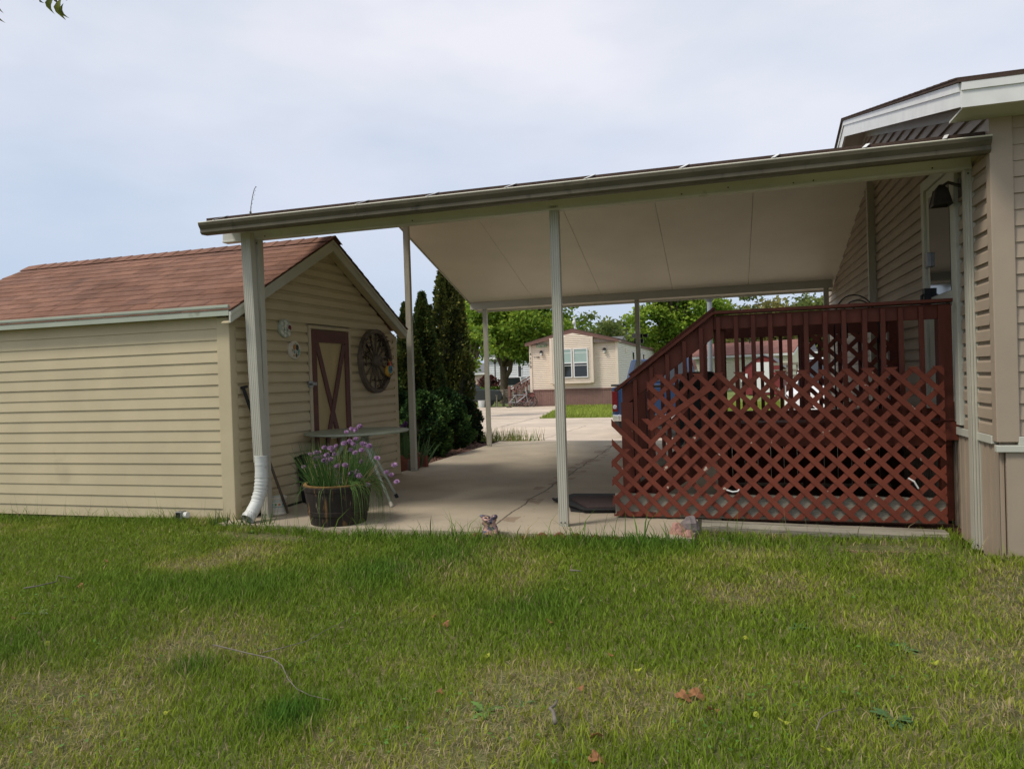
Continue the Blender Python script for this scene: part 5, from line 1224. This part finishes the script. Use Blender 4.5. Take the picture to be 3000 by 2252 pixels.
for y in (46.5, 52.5):
    b = MB(); b.box(X1-.01, X1+.05, y, y+.9, 1.5, 2.7); w = b.build('window', M['white'], bh); b = MB(); b.box(X1+.051, X1+.056, y+.07, y+.83, 1.57, 2.63); b.build('pane', M['glass'], w)
b = MB(); b.box(X1, X1+.05, 43.3, 43.8, 2.55, 2.8); b.build('vent', M['homesiding'], bh)
fp = thing('white_pole', 'white vent pole standing above the beige home roof peak', 'pole', (-8.3, 43, 3.5))
b = MB(); p0, p1 = at(1686, 966, 43), at(1682, 930, 43); b.tube([p0-Vector((0, 0, .4)), p1], [.07, .06], 8); b.build('pole', M['white'], fp)
b = MB(); b.blob(at(1681, 945, 42.9), (.10, .08, .14), 8, 6); b.build('collar', M['white'], fp)
# entry steps of the beige home
es = thing('entry_stairs', 'brown wooden entry stairs with railing on the left side of the beige home', 'stairs', (-11.6, 42, -.45))
for yy_ in (41.0, 42.3):
    b = MB(); b.bar((-12.35, yy_, .60), (-10.95, yy_, 1.35), .12, .06); b.bar((-12.35, yy_, .42), (-10.95, yy_, 1.15), .06, .14); b.build('rail', M['homebrown'], es)
    for k in range(7): 
        x = -12.25+.2*k; b = MB(); b.box(x-.03, x+.03, yy_-.03, yy_+.03, -.4+.1*k*.9, .55+.1*k); b.build('baluster', M['homebrown'], es)
    b = MB(); b.box(-12.45, -12.3, yy_-.07, yy_+.07, -.45, .75); b.build('newel_post', M['homebrown'], es)
for k in range(5): b = MB(); b.box(-12.2+.27*k, -10.85, 41.05, 42.25, -.45+.18*k, -.45+.18*(k+1)-.005); b.build('step', M['homebrown'], es)
b = MB(); b.prism([(-11.3, 43.4, 1.4), (-10.85, 43.4, 1.4), (-10.85, 43.4, 2.25), ], (0, 1.2, 0)); b.build('awning', M['homebrown'], es)

# ------------------------------------------------------------------ neighbours further off
def simple_home(name, lab, loc, rotz, L, W, hw, ha, wallm, roofm, trimm, windows=(), grp=None):
    t = local(name, lab, 'house', loc, grp, rotz)
    b = MB(); siding(b, (0, 0, 0), (1, 0, 0), (0, -1, 0), 0, hw, .2, lambda z: [(0, L)], LAPFAR); b.poly((0, .02, -.3), (L, .02, -.3), (L, .02, hw), (0, .02, hw)); b.poly((0, W, -.3), (L, W, -.3), (L, W, hw), (0, W, hw)); b.build('long_wall', wallm, t)
    for x, n in ((0, -1), (L, 1)):
        b = MB(); siding(b, (x, 0, 0), (0, 1, 0), (n, 0, 0), 0, ha-.05, .2, lambda z: [(0 if z < hw else (z-hw)/(ha-hw)*W/2, W if z < hw else W-(z-hw)/(ha-hw)*W/2)], LAP); b.poly((x-n*.02, 0, -.3), (x-n*.02, W, -.3), (x-n*.02, W, hw), (x-n*.02, W/2, ha), (x-n*.02, 0, hw)); b.build('end_wall', wallm, t)
    sl = (ha-hw)/(W/2)
    b = MB()
    for ya in (-.3, W+.3): z = hw-.3*sl+.1; b.prism([(-.3, ya, z), (L+.3, ya, z), (L+.3, W/2, ha+.1), (-.3, W/2, ha+.1)], (0, 0, .08))
    b.build('roof', roofm, t)
    b = MB(); z = hw-.3*sl
    b.box(-.3, L+.3, -.33, -.305, z-.08, z+.12)
    for x in (-.31, L+.285):
        for ya in (-.3, W+.3): b.prism([(x, ya, z+.1), (x, W/2, ha+.1), (x, W/2, ha-.12), (x, ya, z-.1)], (.025, 0, 0))
    b.build('fascia', trimm, t)
    for x, z, w, h in windows:
        b = MB(); b.box(x, x+w, -.05, -.02, z, z+h); q = b.build('window', M['white'], t); b = MB(); b.box(x+.08, x+w-.08, -.056, -.051, z+.08, z+h-.08); b.build('pane', M['glass'], q)
    return t
p = at(2319, 1080, 65)
rh = simple_home('mobile_home', 'cream mobile home with faded red roof seen between the deck balusters', (p.x-17.4*.93, 65+17.4*.37, -.45), math.atan2(-.37, .93), 17.4, 4.4, 3.05, 4.05, M['creamsiding'], M['redroof'], M['white'], ((3, 1.3, 1, 1.1),))
b = MB(); b.tube([(13.2, 2.0, 3.9), (13.2, 2.0, 4.55)], .06, 8); b.build('roof_vent', M['darkmetal'], rh)
p = at(2277, 1080, 92)
simple_home('house', 'far white gabled house peeking over the faded red roof', (p.x-4.2, 92, -.45), 0, 8.4, 6, 3.6, 4.6, M['white'], M['greyroof'], M['white'])
b = MB()
gfar = bpy.data.objects[-1] if False else None
t = local('gabled_porch', 'white gable end standing above the red roof with pale siding', 'porch', (p.x, 90.5, -.45)); 
b = MB(); b.prism([(-1.2, 0, 0), (1.25, 0, 0), (1.25, 0, 4.35), (0, 0, 4.95), (-1.2, 0, 4.35)], (0, 1, 0)); b.build('wall', M['creamsiding'], t)
b = MB(); 
for sg_ in (-1, 1): b.prism([(0, -.15, 5.12), (sg_*1.75, -.15, 4.28), (sg_*1.75, -.15, 4.05), (0, -.15, 4.88)], (0, .1, 0))
b.build('rake_trim', M['white'], t)
p = at(1500, 1100, 62)
simple_home('house', 'light grey sided house behind the maple trunk', (p.x-2.5, 62, -.45), R(-8), 12, 5, 3.6, 4.8, M['greysiding'], M['greyroof'], M['white'], ((3.2, 1.1, .45, 1.7),))
p = at(1385, 1100, 75)
simple_home('house', 'low pale pink house far left behind the dark vehicle', (p.x-3.6, 75, -.45), R(4), 6.2, 7, 2.3, 3.3, M['pinkwall'], M['greyroof'], M['white'])
# red barn shed
p = at(2237, 1080, 52); rb = local('barn_shed', 'small red barn style shed with white double doors beyond the deck', 'shed', (p.x, 52, -.45), None, R(-10))
b = MB(); b.prism([(-1.25, 0, 0), (1.25, 0, 0), (1.25, 0, 1.9), (.55, 0, 2.40), (0, 0, 2.62), (-.55, 0, 2.40), (-1.25, 0, 1.9)], (0, 2.6, 0)); b.build('wall', M['redbarn'], rb)
b = MB()
for s_ in (-1, 1):
    b.prism([(s_*1.45, -.1, 1.72), (s_*.58, -.1, 2.42), (s_*.58, -.1, 2.47), (s_*1.45, -.1, 1.78)], (0, 2.8, 0)); b.prism([(s_*.58, -.1, 2.43), (0, -.1, 2.66), (0, -.1, 2.71), (s_*.58, -.1, 2.48)], (0, 2.8, 0))
b.build('roof', M['greyroof'], rb)
for s_ in (-1, 1): b = MB(); b.box(min(s_*.02, s_*.48), max(s_*.02, s_*.48), -.04, -.005, .15, 2.2); b.build('door', M['white'], rb)
b = MB(); b.box(-1.5, -1.05, -.12, -.06, .9, 1.45); b.box(-1.42, -1.12, -.13, -.121, .9, 1.35); b.build('window_trim', M['white'], rb)
# wooden rails
wf = local('rail_fence', 'grey wooden rails of a low trailer fence beside the red barn', 'fence', tuple(at(2285, 1080, 38)[:2])+(-.45,))
for z in (1.28, 1.55, 1.88): b = MB(); b.box(-.42, .85, -.03, .03, z, z+.13); b.build('rail', M['greywood'], wf)
for x in (-.4, .35, .8): b = MB(); b.box(x-.05, x+.05, .031, .09, 0, 2.0); b.build('post', M['greywood'], wf)

# ------------------------------------------------------------------ vehicles
def wheel(t, x, y, r, w=.24, hub='silver'):
    b = MB(); ax = (Vector((0, 1, 0)), Vector((0, 0, 1)), Vector((1 if x > 0 else -1, 0, 0)))
    b.lathe((x, y, r), [(r*.62, -w/2), (r*.96, -w/2), (r, -w*.3), (r, w*.3), (r*.96, w/2), (r*.64, w/2)], 26, ax=ax); o = b.build('wheel', M['rubber'], t)
    b = MB(); b.lathe((x, y, r), [(r*.62, w*.05), (r*.63, w*.45), (r*.56, w*.40), (r*.2, w*.30), (r*.14, w*.42), (0, w*.42)], 14, ax=ax); b.build('rim', M[hub], o)
def hull(b, prof, hw, tuck=.04):
    """side profile (y,z) closed, swept across the width with rounded flanks"""
    n = len(prof); vs = []
    for x, s in ((-hw, 1-tuck), (-hw*.93, 1), (hw*.93, 1), (hw, 1-tuck)):
        cy = sum(p[0] for p in prof)/n; cz = sum(p[1] for p in prof)/n
        for y, z in prof: vs.append((x, cy+(y-cy)*s, cz+(z-cz)*s))
    b.add(vs, [[i*n+k, i*n+(k+1) % n, (i+1)*n+(k+1) % n, (i+1)*n+k] for i in range(3) for k in range(n)]+[list(range(n))[::-1], [3*n+k for k in range(n)]])
def frustum(b, y0, y1, hw0, z0, y2, y3, hw1, z1):
    a = [(-hw0, y0, z0), (hw0, y0, z0), (hw0, y1, z0), (-hw0, y1, z0), (-hw1, y2, z1), (hw1, y2, z1), (hw1, y3, z1), (-hw1, y3, z1)]
    b.add(a, [(0, 3, 2, 1), (4, 5, 6, 7), (0, 1, 5, 4), (1, 2, 6, 5), (2, 3, 7, 6), (3, 0, 4, 7)])
    return [Vector(v) for v in a]
def panel(q, m, t, name, inset=.1, off=.012, it=None):
    c = sum(q, Vector())/4; n_ = (q[1]-q[0]).cross(q[3]-q[0]).normalized(); b = MB()
    it = it or inset; P = [c+(v-c)*(1-inset) for v in q]
    b.prism([v+n_*off*.3 for v in P], n_*off); return b.build(name, M[m], t, bevel=.01)
xl = at(1791, 1180, 18.25).x
tr = local('pickup_truck', 'dark blue pickup truck parked on the driveway behind the deck stairs', 'pickup truck', (xl+1.0, 18.2, -.372), None, R(-1.5))
b = MB(); hull(b, [(0, .62), (0, 1.30), (1.95, 1.32), (1.95, .58), (1.55, .50), (1.5, .75), (1.3, .92), (1.0, .92), (.78, .75), (.72, .52), (.1, .50)], .985, .03)
hull(b, [(1.96, .52), (1.96, 1.34), (4.25, 1.30), (5.55, 1.16), (5.62, .6), (5.2, .5), (4.9, .85), (4.4, .85), (4.15, .5)], .985, .03); b.build('body', M['blue'], tr, bevel=.03)
b = MB(); fz_ = frustum(b, 1.98, 4.35, .96, 1.33, 2.30, 3.6, .82, 2.02); cab = b.build('cab', M['blue'], tr, bevel=.06)
panel([fz_[0], fz_[1], fz_[5], fz_[4]], 'glass', tr, 'rear_window', .16)
panel([fz_[3], fz_[0], fz_[4], fz_[7]], 'glass', tr, 'side_window', .18); panel([fz_[1], fz_[2], fz_[6], fz_[5]], 'glass', tr, 'side_window', .18); panel([fz_[2], fz_[3], fz_[7], fz_[6]], 'glass', tr, 'windscreen', .14)
b = MB(); b.box(-.74, .74, -.045, -.002, .66, 1.26); tg_ = b.build('tailgate', M['blue'], tr, bevel=.015)
b = MB(); b.box(-.16, .16, -.06, -.046, 1.05, 1.15); b.build('handle', M['black'], tg_, bevel=.01)
b = MB(); b.box(-1.0, -.80, .02, 1.9, 1.315, 1.36); b.box(.80, 1.0, .02, 1.9, 1.315, 1.36); b.box(-.78, .78, -.05, .04, 1.27, 1.33); b.box(-.78, .78, .06, 1.9, 1.25, 1.30); b.build('bed_rail_cap', M['black'], tr, bevel=.01)
for s_ in (-1, 1):
    b = MB(); b.prism([(s_*.83, -.03, .68), (s_*.975, -.015, .68), (s_*.99, .10, .68), (s_*.83, .02, .68)], (0, 0, .52)); l_ = b.build('taillight', M['redlens'], tr, bevel=.012)
    b = MB(); b.lathe((s_*.90, -.032, .80), [(.055, 0), (.05, .006), (.035, .004), (.03, .008), (0, .01)], 16, ax=(Vector((1, 0, 0)), Vector((0, 0, 1)), Vector((0, -1, 0)))); b.build('round_badge', M['chrome'], l_)
    b = MB(); b.box(min(s_*1.0, s_*1.16), max(s_*1.0, s_*1.16), 3.75, 3.86, 1.30, 1.50); b.build('wing_mirror', M['black'], tr, bevel=.02)
b = MB(); b.prism([(-.97, -.02, .44), (-.98, .22, .44), (.98, .22, .44), (.97, -.02, .44), (.80, -.17, .44), (-.80, -.17, .44)], (0, 0, .17)); b.build('rear_bumper', M['chrome'], tr, bevel=.03)
b = MB(); b.prism([(-.95, .0, .30), (.95, .0, .30), (.80, -.12, .30), (-.80, -.12, .30)], (0, 0, .135)); b.build('lower_valance', M['black'], tr)
b = MB(); b.box(-.16, .16, -.19, -.172, .46, .60); lp_ = b.build('licence_plate', M['black'], tr)
o = text('bumper_lettering', 'SC', .135, mat('yellow lettering', (.55, .40, .03), .6, .05, 8), tr, Matrix.Translation((-.04, -.193, .53)) @ Matrix.Rotation(R(90), 4, 'X'), .002)
for x in (-.86, .86):
    for y in (1.15, 4.65): wheel(tr, x, y, .385, .27)

def car(name, lab, cat, loc, rotz, m, prof, cabin, wh, hw, lights=True):
    t = local(name, lab, cat, loc, None, rotz); b = MB(); hull(b, prof, hw, .04); b.build('body', M[m], t, bevel=.05)
    b = MB(); f = frustum(b, *cabin); b.build('roof', M[m], t, bevel=.05)
    panel([f[0], f[1], f[5], f[4]], 'glass', t, 'rear_window', .12); panel([f[3], f[0], f[4], f[7]], 'glass', t, 'side_window', .12); panel([f[1], f[2], f[6], f[5]], 'glass', t, 'side_window', .12); panel([f[2], f[3], f[7], f[6]], 'glass', t, 'windscreen', .10)
    for y in wh[:2]:
        for s_ in (-1, 1): wheel(t, s_*(hw-.12), y, wh[2], .22)
    ys_ = [p[0] for p in prof]
    for s_ in (-1, 1):
        b = MB(); b.box(s_*hw*.75-.14, s_*hw*.75+.14, max(ys_)-.05, max(ys_)+.012, .62, .78); b.build('headlight', M['chrome'], t, bevel=.02)
        b = MB(); b.box(min(s_*hw, s_*(hw+.2)), max(s_*hw, s_*(hw+.2)), cabin[6]+.1, cabin[6]+.22, .98, 1.14); b.build('wing_mirror', M[m], t, bevel=.03)
    return t
SUV = [(0, .4), (-.03, .75), (.05, 1.05), (3.3, 1.08), (4.6, .98), (4.75, .6), (4.65, .35)]
p = at(2352, 1090, 24.5)
car('suv', 'white pickup style SUV parked beyond the deck near the house wall', 'SUV', (p.x+1.05, 24.2, -.45), R(168), 'white', [(0, .45), (-.05, .8), (.05, 1.18), (3.4, 1.20), (4.8, 1.10), (4.9, .65), (4.8, .4)], (.1, 3.6, .92, 1.18, .35, 2.9, .78, 1.98), (.95, 3.95, .38), .98)
p = at(2052, 1090, 33)
car('car', 'pale silver car seen through the stair balusters', 'car', (p.x+.2, 33, -.45), R(160), 'silver', [(0, .4), (-.03, .75), (.2, .98), (1.2, 1.02), (3.3, 1.0), (4.4, .85), (4.5, .5), (4.4, .3)], (.7, 3.4, .80, 1.0, 1.2, 2.7, .62, 1.58), (.85, 3.6, .32), .88)
p = at(1352, 1150, 41)
car('suv', 'dark green grey SUV nose behind the junipers at far left', 'SUV', (p.x-2.0, 39.6, -.45), R(-62), 'darkgreen', SUV, (.1, 3.5, .9, 1.06, .3, 2.7, .74, 1.80), (.9, 3.85, .38), .95)
p = at(1500, 1150, 56)
car('van', 'white van with dark rear window parked behind the wooden bench', 'van', (p.x, 56, -.45), R(6), 'white', [(0, .4), (-.03, .75), (.05, 1.05), (3.3, 1.08), (4.4, .95), (4.5, .6), (4.4, .35)], (.02, 3.6, .88, 1.06, .2, 2.6, .72, 1.75), (.8, 3.6, .34), .92)
p = at(1447, 1120, 66)
car('car', 'teal grey sedan far off under the maple', 'car', (p.x-1.8, 66, -.45), R(-80), 'darkgreen', [(0, .4), (-.03, .75), (.2, .98), (1.2, 1.02), (3.3, 1.0), (4.4, .85), (4.5, .5), (4.4, .3)], (.7, 3.4, .80, 1.0, 1.2, 2.7, .62, 1.5), (.85, 3.6, .32), .88)

# ------------------------------------------------------------------ things beside the beige home
def garden_bench(loc, lab, rotz, w):
    t = local('garden_bench', lab, 'bench', loc, 'wooden seats by the beige home', rotz)
    b = MB()
    for k in range(4): b.box(-w/2, w/2, -.28+.14*k, -.17+.14*k, .42, .45)
    b.build('seat', M['greywood'], t)
    b = MB()
    for k in range(4): b.box(-w/2, w/2, .26, .285, .52+.13*k, .61+.13*k)
    b.build('backrest', M['greywood'], t)
    for x in (-w/2, w/2):
        b = MB(); b.box(x-.035, x+.035, -.30, -.23, 0, .66); b.box(x-.035, x+.035, .22, .29, 0, 1.0); b.box(x-.045, x+.045, -.34, .29, .66, .70); b.build('side_frame', M['greywood'], t)
    return t
garden_bench(tuple(at(1505, 1180, 42.0)[:2])+(-.45,), 'grey wooden garden bench right of the maple trunk', R(12), 1.25)
garden_bench(tuple(at(1455, 1180, 41.2)[:2])+(-.45,), 'grey wooden armchair left of the maple trunk', R(-30), .62)
# heap of bicycles
def bicycle(loc, lab, rz, tilt, seed):
    t = local('bicycle', lab, 'bicycle', loc, 'bicycles heaped at the home corner', rz); t.rotation_euler = (tilt, .1*seed, rz)
    for x in (-.52, .52):
        b = MB(); n = 24
        b.tube([(x+.33*math.cos(a), 0, .34+.33*math.sin(a)) for a in np.linspace(0, 6.283, n)], .02, 6, cap=False); w = b.build('wheel', M['rubber'], t)
        b = MB()
        for a in np.linspace(0, 6.283, 11)[:-1]: b.tube([(x, 0, .34), (x+.32*math.cos(a), 0, .34+.32*math.sin(a))], .004, 4)
        b.build('spokes', M['silver'], w)
    b = MB()
    for a, c in (((-.52, 0, .34), (-.1, 0, .32)), ((-.1, 0, .32), (.38, 0, .75)), ((-.1, 0, .32), (-.22, 0, .85)), ((-.22, 0, .80), (.40, 0, .80)), ((-.52, 0, .34), (-.22, 0, .80)), ((.52, 0, .34), (.38, 0, .95))): b.tube([a, c], .022, 7)
    b.build('frame', M[('silver', 'redbarn', 'black')[seed % 3]], t)
    b = MB(); b.tube([(.38, -.28, .98), (.42, 0, .95), (.38, .28, .98)], .014, 6); b.build('handlebar', M['chrome'], t)
    b = MB(); b.blob((-.23, 0, .90), (.13, .07, .035), 10, 6); b.build('saddle', M['black'], t)
for i, (px, rz, tl) in enumerate(((1518, .5, .5), (1532, -.4, -.45), (1543, .9, .3))):
    q = at(px, 1190, 39.4+.3*i); bicycle((q.x, q.y, -.44), ('silver bicycle at the left of the heap by the home corner', 'red framed bicycle in the middle of the heap', 'black bicycle leaning nearest the home corner')[i], rz, tl, i)
# kettle grill, bucket, pot, shrubs
q = at(1420, 1180, 43); kg = local('kettle_grill', 'dark kettle grill on thin legs left of the driveway', 'grill', (q.x, q.y, -.45))
b = MB(); b.lathe((0, 0, 0), [(.05, .52), (.22, .60), (.29, .74), (.295, .78)], 16); b.build('bowl', M['darkmetal'], kg)
b = MB(); b.lathe((0, 0, 0), [(.30, .785), (.28, .90), (.18, 1.0), (.03, 1.04), (.03, 1.08), (0, 1.08)], 16); b.build('lid', M['darkmetal'], kg)
for a in (.4, 2.5, 4.6): b = MB(); b.tube([(.15*math.cos(a), .15*math.sin(a), .56), (.3*math.cos(a), .3*math.sin(a), 0)], .02, 6); b.build('leg', M['metal'], kg)
q = at(1411, 1192, 40.4); t = local('bucket', 'white plastic bucket at the left edge of the sunny driveway', 'bucket', (q.x, q.y, -.45)); b = MB(); b.lathe((0, 0, 0), [(.17, 0), (.21, .38), (.225, .39), (.225, .42), (.20, .42), (.16, .03), (0, .03)], 18); b.build('body', M['white'], t); b = MB(); b.tube([(.21*math.cos(a), -.02, .40-.2*math.sin(a)) for a in np.linspace(0, 3.14, 10)], .008, 5); b.build('handle', M['metal'], t)
q = at(1423, 1188, 41.2); t = local('planter_pot', 'black square planter with leafy green plant next to the bucket', 'planter', (q.x, q.y, -.45)); b = MB(); frustum(b, -.2, .2, .2, 0, -.25, .25, .25, .4); b.build('pot', M['black'], t)
r = np.random.default_rng(3); P = r.normal(size=(500, 3))*np.array([.22, .22, .18])+np.array([0, 0, .68]); Dv = unit(P-np.array([0, 0, .4])+r.normal(size=P.shape)*.3); S = unit(np.cross(Dv, r.normal(size=P.shape))); V, F = leafquads(P, Dv, S, r.uniform(.1, .2, 500)); npmesh('foliage', V, F, M['leaf'], t, np.repeat(np.array([.12, .22, .04])*r.uniform(.7, 1.4, (500, 1)), 4, 0))
q = at(1406, 1180, 40.6); t = local('watering_can', 'small green watering can behind the white bucket', 'watering can', (q.x, q.y+.5, -.45)); b = MB(); b.lathe((0, 0, 0), [(.14, 0), (.15, .3), (.08, .34), (0, .34)], 14); b.tube([(.1, 0, .08), (.32, 0, .36)], .02, 6); b.tube([(-.13, 0, .28), (-.25, 0, .2), (-.14, 0, .06)], .015, 6); b.build('body', mat('green plastic', (.02, .30, .10), .5, .05, 5), t)
HE = ((.09, .15, .02), (.15, .20, .03), (.24, .26, .04))
for i, (px, w, cs, lab) in enumerate(((1440, .9, HE, 'yellow green low hedge shrub left of the maple'), (1400, .8, HE, 'yellow green low shrub beside the dark SUV'), (1458, .9, HE, 'yellow green low hedge shrub just left of the trunk'), (1432, .95, ((.10, .03, .03), (.16, .06, .05), (.26, .12, .10)), 'reddish pink shrub behind the yellow green hedge'))):
    q = at(px, 1150, 52+1.2*(i == 3)*3); hh = .95 if i < 3 else 1.9
    conifer('hedge_shrub', lab, (q.x, q.y, -.45), hh, w, [(0, .8), (.4, 1), (.8, .8), (1, .2)], 1800, .16, cs, 60+i, 'low shrubs beyond the road', 'shrub')
pw = local('utility_pole', 'thin grey pole beside the first maple left of the light post', 'pole', tuple(at(1451, 1100, 58)[:2])+(-.45,)); b = MB(); b.tube([(0, 0, 0), (0, 0, 2.9)], .07, 8); b.build('pole', M['metal'], pw); b = MB(); b.lathe((0, 0, 2.9), [(.1, 0), (.14, .2), (.05, .4), (0, .4)], 8); b.build('lantern', M['darkmetal'], pw)
# service mast by the back of the deck
q = at(2082, 1000, 14.0); sm = local('service_mast', 'grey electrical mast with weatherhead rising behind the stair top', 'utility mast', (q.x, 14.0, -.05))
zt = at(2082, 884, 14).z+.05
b = MB(); b.tube([(-.045, 0, 0), (0, 0, zt)], .045, 12); b.build('pipe', M['conduit'] if 'conduit' in M else mat('blue grey conduit', (.30, .33, .36), .5, .05, 6), sm)
b = MB(); b.lathe((0, 0, zt), [(.048, 0), (.085, .05), (.09, .25), (.05, .30), (0, .30)], 12); b.build('weatherhead', mat('grey meter head', (.25, .28, .31), .5, .08, 6), sm)
# floodlight bracket on the middle back post
def B3(px, py): v = at(px, py, 12.68); return v
b = MB(); a, c = B3(1851, 990), B3(1863, 977); b.box(a.x, c.x, 12.66, 12.72, a.z, c.z); fl_ = b.build('floodlight', M['metal'], cp, bevel=.004)
b = MB(); a, c = B3(1858, 1006), B3(1884, 992); b.box(a.x, c.x, 12.67, 12.74, a.z, c.z); a, c = B3(1872, 990), B3(1882, 977); b.box(a.x, c.x, 12.66, 12.70, a.z, c.z); b.build('lamp_box', M['black'], fl_, bevel=.01)
b = MB(); a, c = B3(1884, 989), B3(1898, 977); b.prism([(a.x, 12.66, (a.z+c.z)/2-.02), (c.x, 12.62, a.z), (c.x, 12.62, c.z), (a.x, 12.66, (a.z+c.z)/2+.03)], (0, .08, 0)); b.build('lamp_head', M['black'], fl_)
# covered grill behind the stairs
q = at(2046, 1100, 10.6); cg = local('covered_grill', 'black covered grill standing on the patio behind the stairs', 'grill', (q.x, 10.6, 0))
b = MB(); frustum(b, -.30, .30, .34, .05, -.27, .27, .31, 1.0); frustum(b, -.27, .27, .31, 1.0, -.16, .16, .22, 1.25); b.build('cover', M['black'], cg, bevel=.04)
for x in (-.3, .3): b = MB(); b.lathe((x, -.25, .0), [(.05, 0), (.05, .06)], 10); b.build('caster', M['rubber'], cg)

# ------------------------------------------------------------------ light and sky
SUN_EL, SUN_AZ = R(53), math.atan2(-1.0, -.85)      # azimuth from +Y towards +X
sd = Vector((math.sin(SUN_AZ)*math.cos(SUN_EL), math.cos(SUN_AZ)*math.cos(SUN_EL), math.sin(SUN_EL)))
sun = bpy.data.lights.new('sun', 'SUN'); sun.energy = 2.6; sun.angle = R(13); sun.color = (1, .93, .83)
so_ = bpy.data.objects.new('sun', sun); COL.objects.link(so_); so_.rotation_euler = (-sd).to_track_quat('-Z', 'Y').to_euler(); so_.location = (0, 0, 30)
w = bpy.data.worlds.new('World'); sc.world = w; w.use_nodes = True; nt = w.node_tree; N = nt.nodes; L = nt.links
sky = N.new('ShaderNodeTexSky'); sky.sky_type = 'NISHITA'; sky.sun_disc = False; sky.sun_elevation = SUN_EL; sky.sun_rotation = SUN_AZ; sky.air_density = 1.0; sky.dust_density = 1.5
tc = N.new('ShaderNodeTexCoord'); mp = N.new('ShaderNodeMapping'); mp.inputs['Scale'].default_value = (1.0, 1.0, 2.6); mp.inputs['Rotation'].default_value = (0.15, .25, .5); L.new(tc.outputs['Generated'], mp.inputs[0])
n1 = N.new('ShaderNodeTexNoise'); n1.inputs['Scale'].default_value = 1.7; n1.inputs['Detail'].default_value = 7; n1.inputs['Roughness'].default_value = .5; L.new(mp.outputs[0], n1.inputs['Vector'])
r1 = N.new('ShaderNodeMapRange'); r1.inputs['From Min'].default_value = .32; r1.inputs['From Max'].default_value = .64; r1.inputs['To Min'].default_value = 0; r1.inputs['To Max'].default_value = 1; L.new(n1.outputs['Fac'], r1.inputs['Value'])
cm = N.new('ShaderNodeMix'); cm.data_type = 'RGBA'; cm.inputs['A'].default_value = (5.3, 6.1, 7.35, 1); cm.inputs['B'].default_value = (8.1, 8.1, 8.8, 1); L.new(r1.outputs[0], cm.inputs['Factor'])
se = N.new('ShaderNodeSeparateXYZ'); L.new(tc.outputs['Generated'], se.inputs[0])
r2 = N.new('ShaderNodeMapRange'); r2.inputs['From Min'].default_value = .02; r2.inputs['From Max'].default_value = .22; r2.inputs['To Min'].default_value = .75; r2.inputs['To Max'].default_value = .95; L.new(se.outputs['Z'], r2.inputs['Value'])
r3 = N.new('ShaderNodeMapRange'); r3.inputs['From Min'].default_value = .0; r3.inputs['From Max'].default_value = .42; r3.inputs['To Min'].default_value = .65; r3.inputs['To Max'].default_value = 0; L.new(se.outputs['Z'], r3.inputs['Value'])
m3 = N.new('ShaderNodeMix'); m3.data_type = 'RGBA'; L.new(r3.outputs[0], m3.inputs['Factor']); L.new(cm.outputs['Result'], m3.inputs['A']); m3.inputs['B'].default_value = (4.6, 5.9, 8.0, 1)
mx = N.new('ShaderNodeMix'); mx.data_type = 'RGBA'; L.new(r2.outputs[0], mx.inputs['Factor']); L.new(sky.outputs[0], mx.inputs['A']); L.new(m3.outputs['Result'], mx.inputs['B'])
L.new(mx.outputs['Result'], N['Background'].inputs['Color']); N['Background'].inputs['Strength'].default_value = .11
sc.view_settings.view_transform = 'Standard'; sc.view_settings.look = 'None'; sc.view_settings.exposure = 0; sc.view_settings.gamma = 1
sc.render.engine = 'CYCLES'
sc.cycles.use_denoising = True
sc.cycles.max_bounces = 6; sc.cycles.diffuse_bounces = 4; sc.cycles.glossy_bounces = 2; sc.cycles.transmission_bounces = 2; sc.cycles.transparent_max_bounces = 4
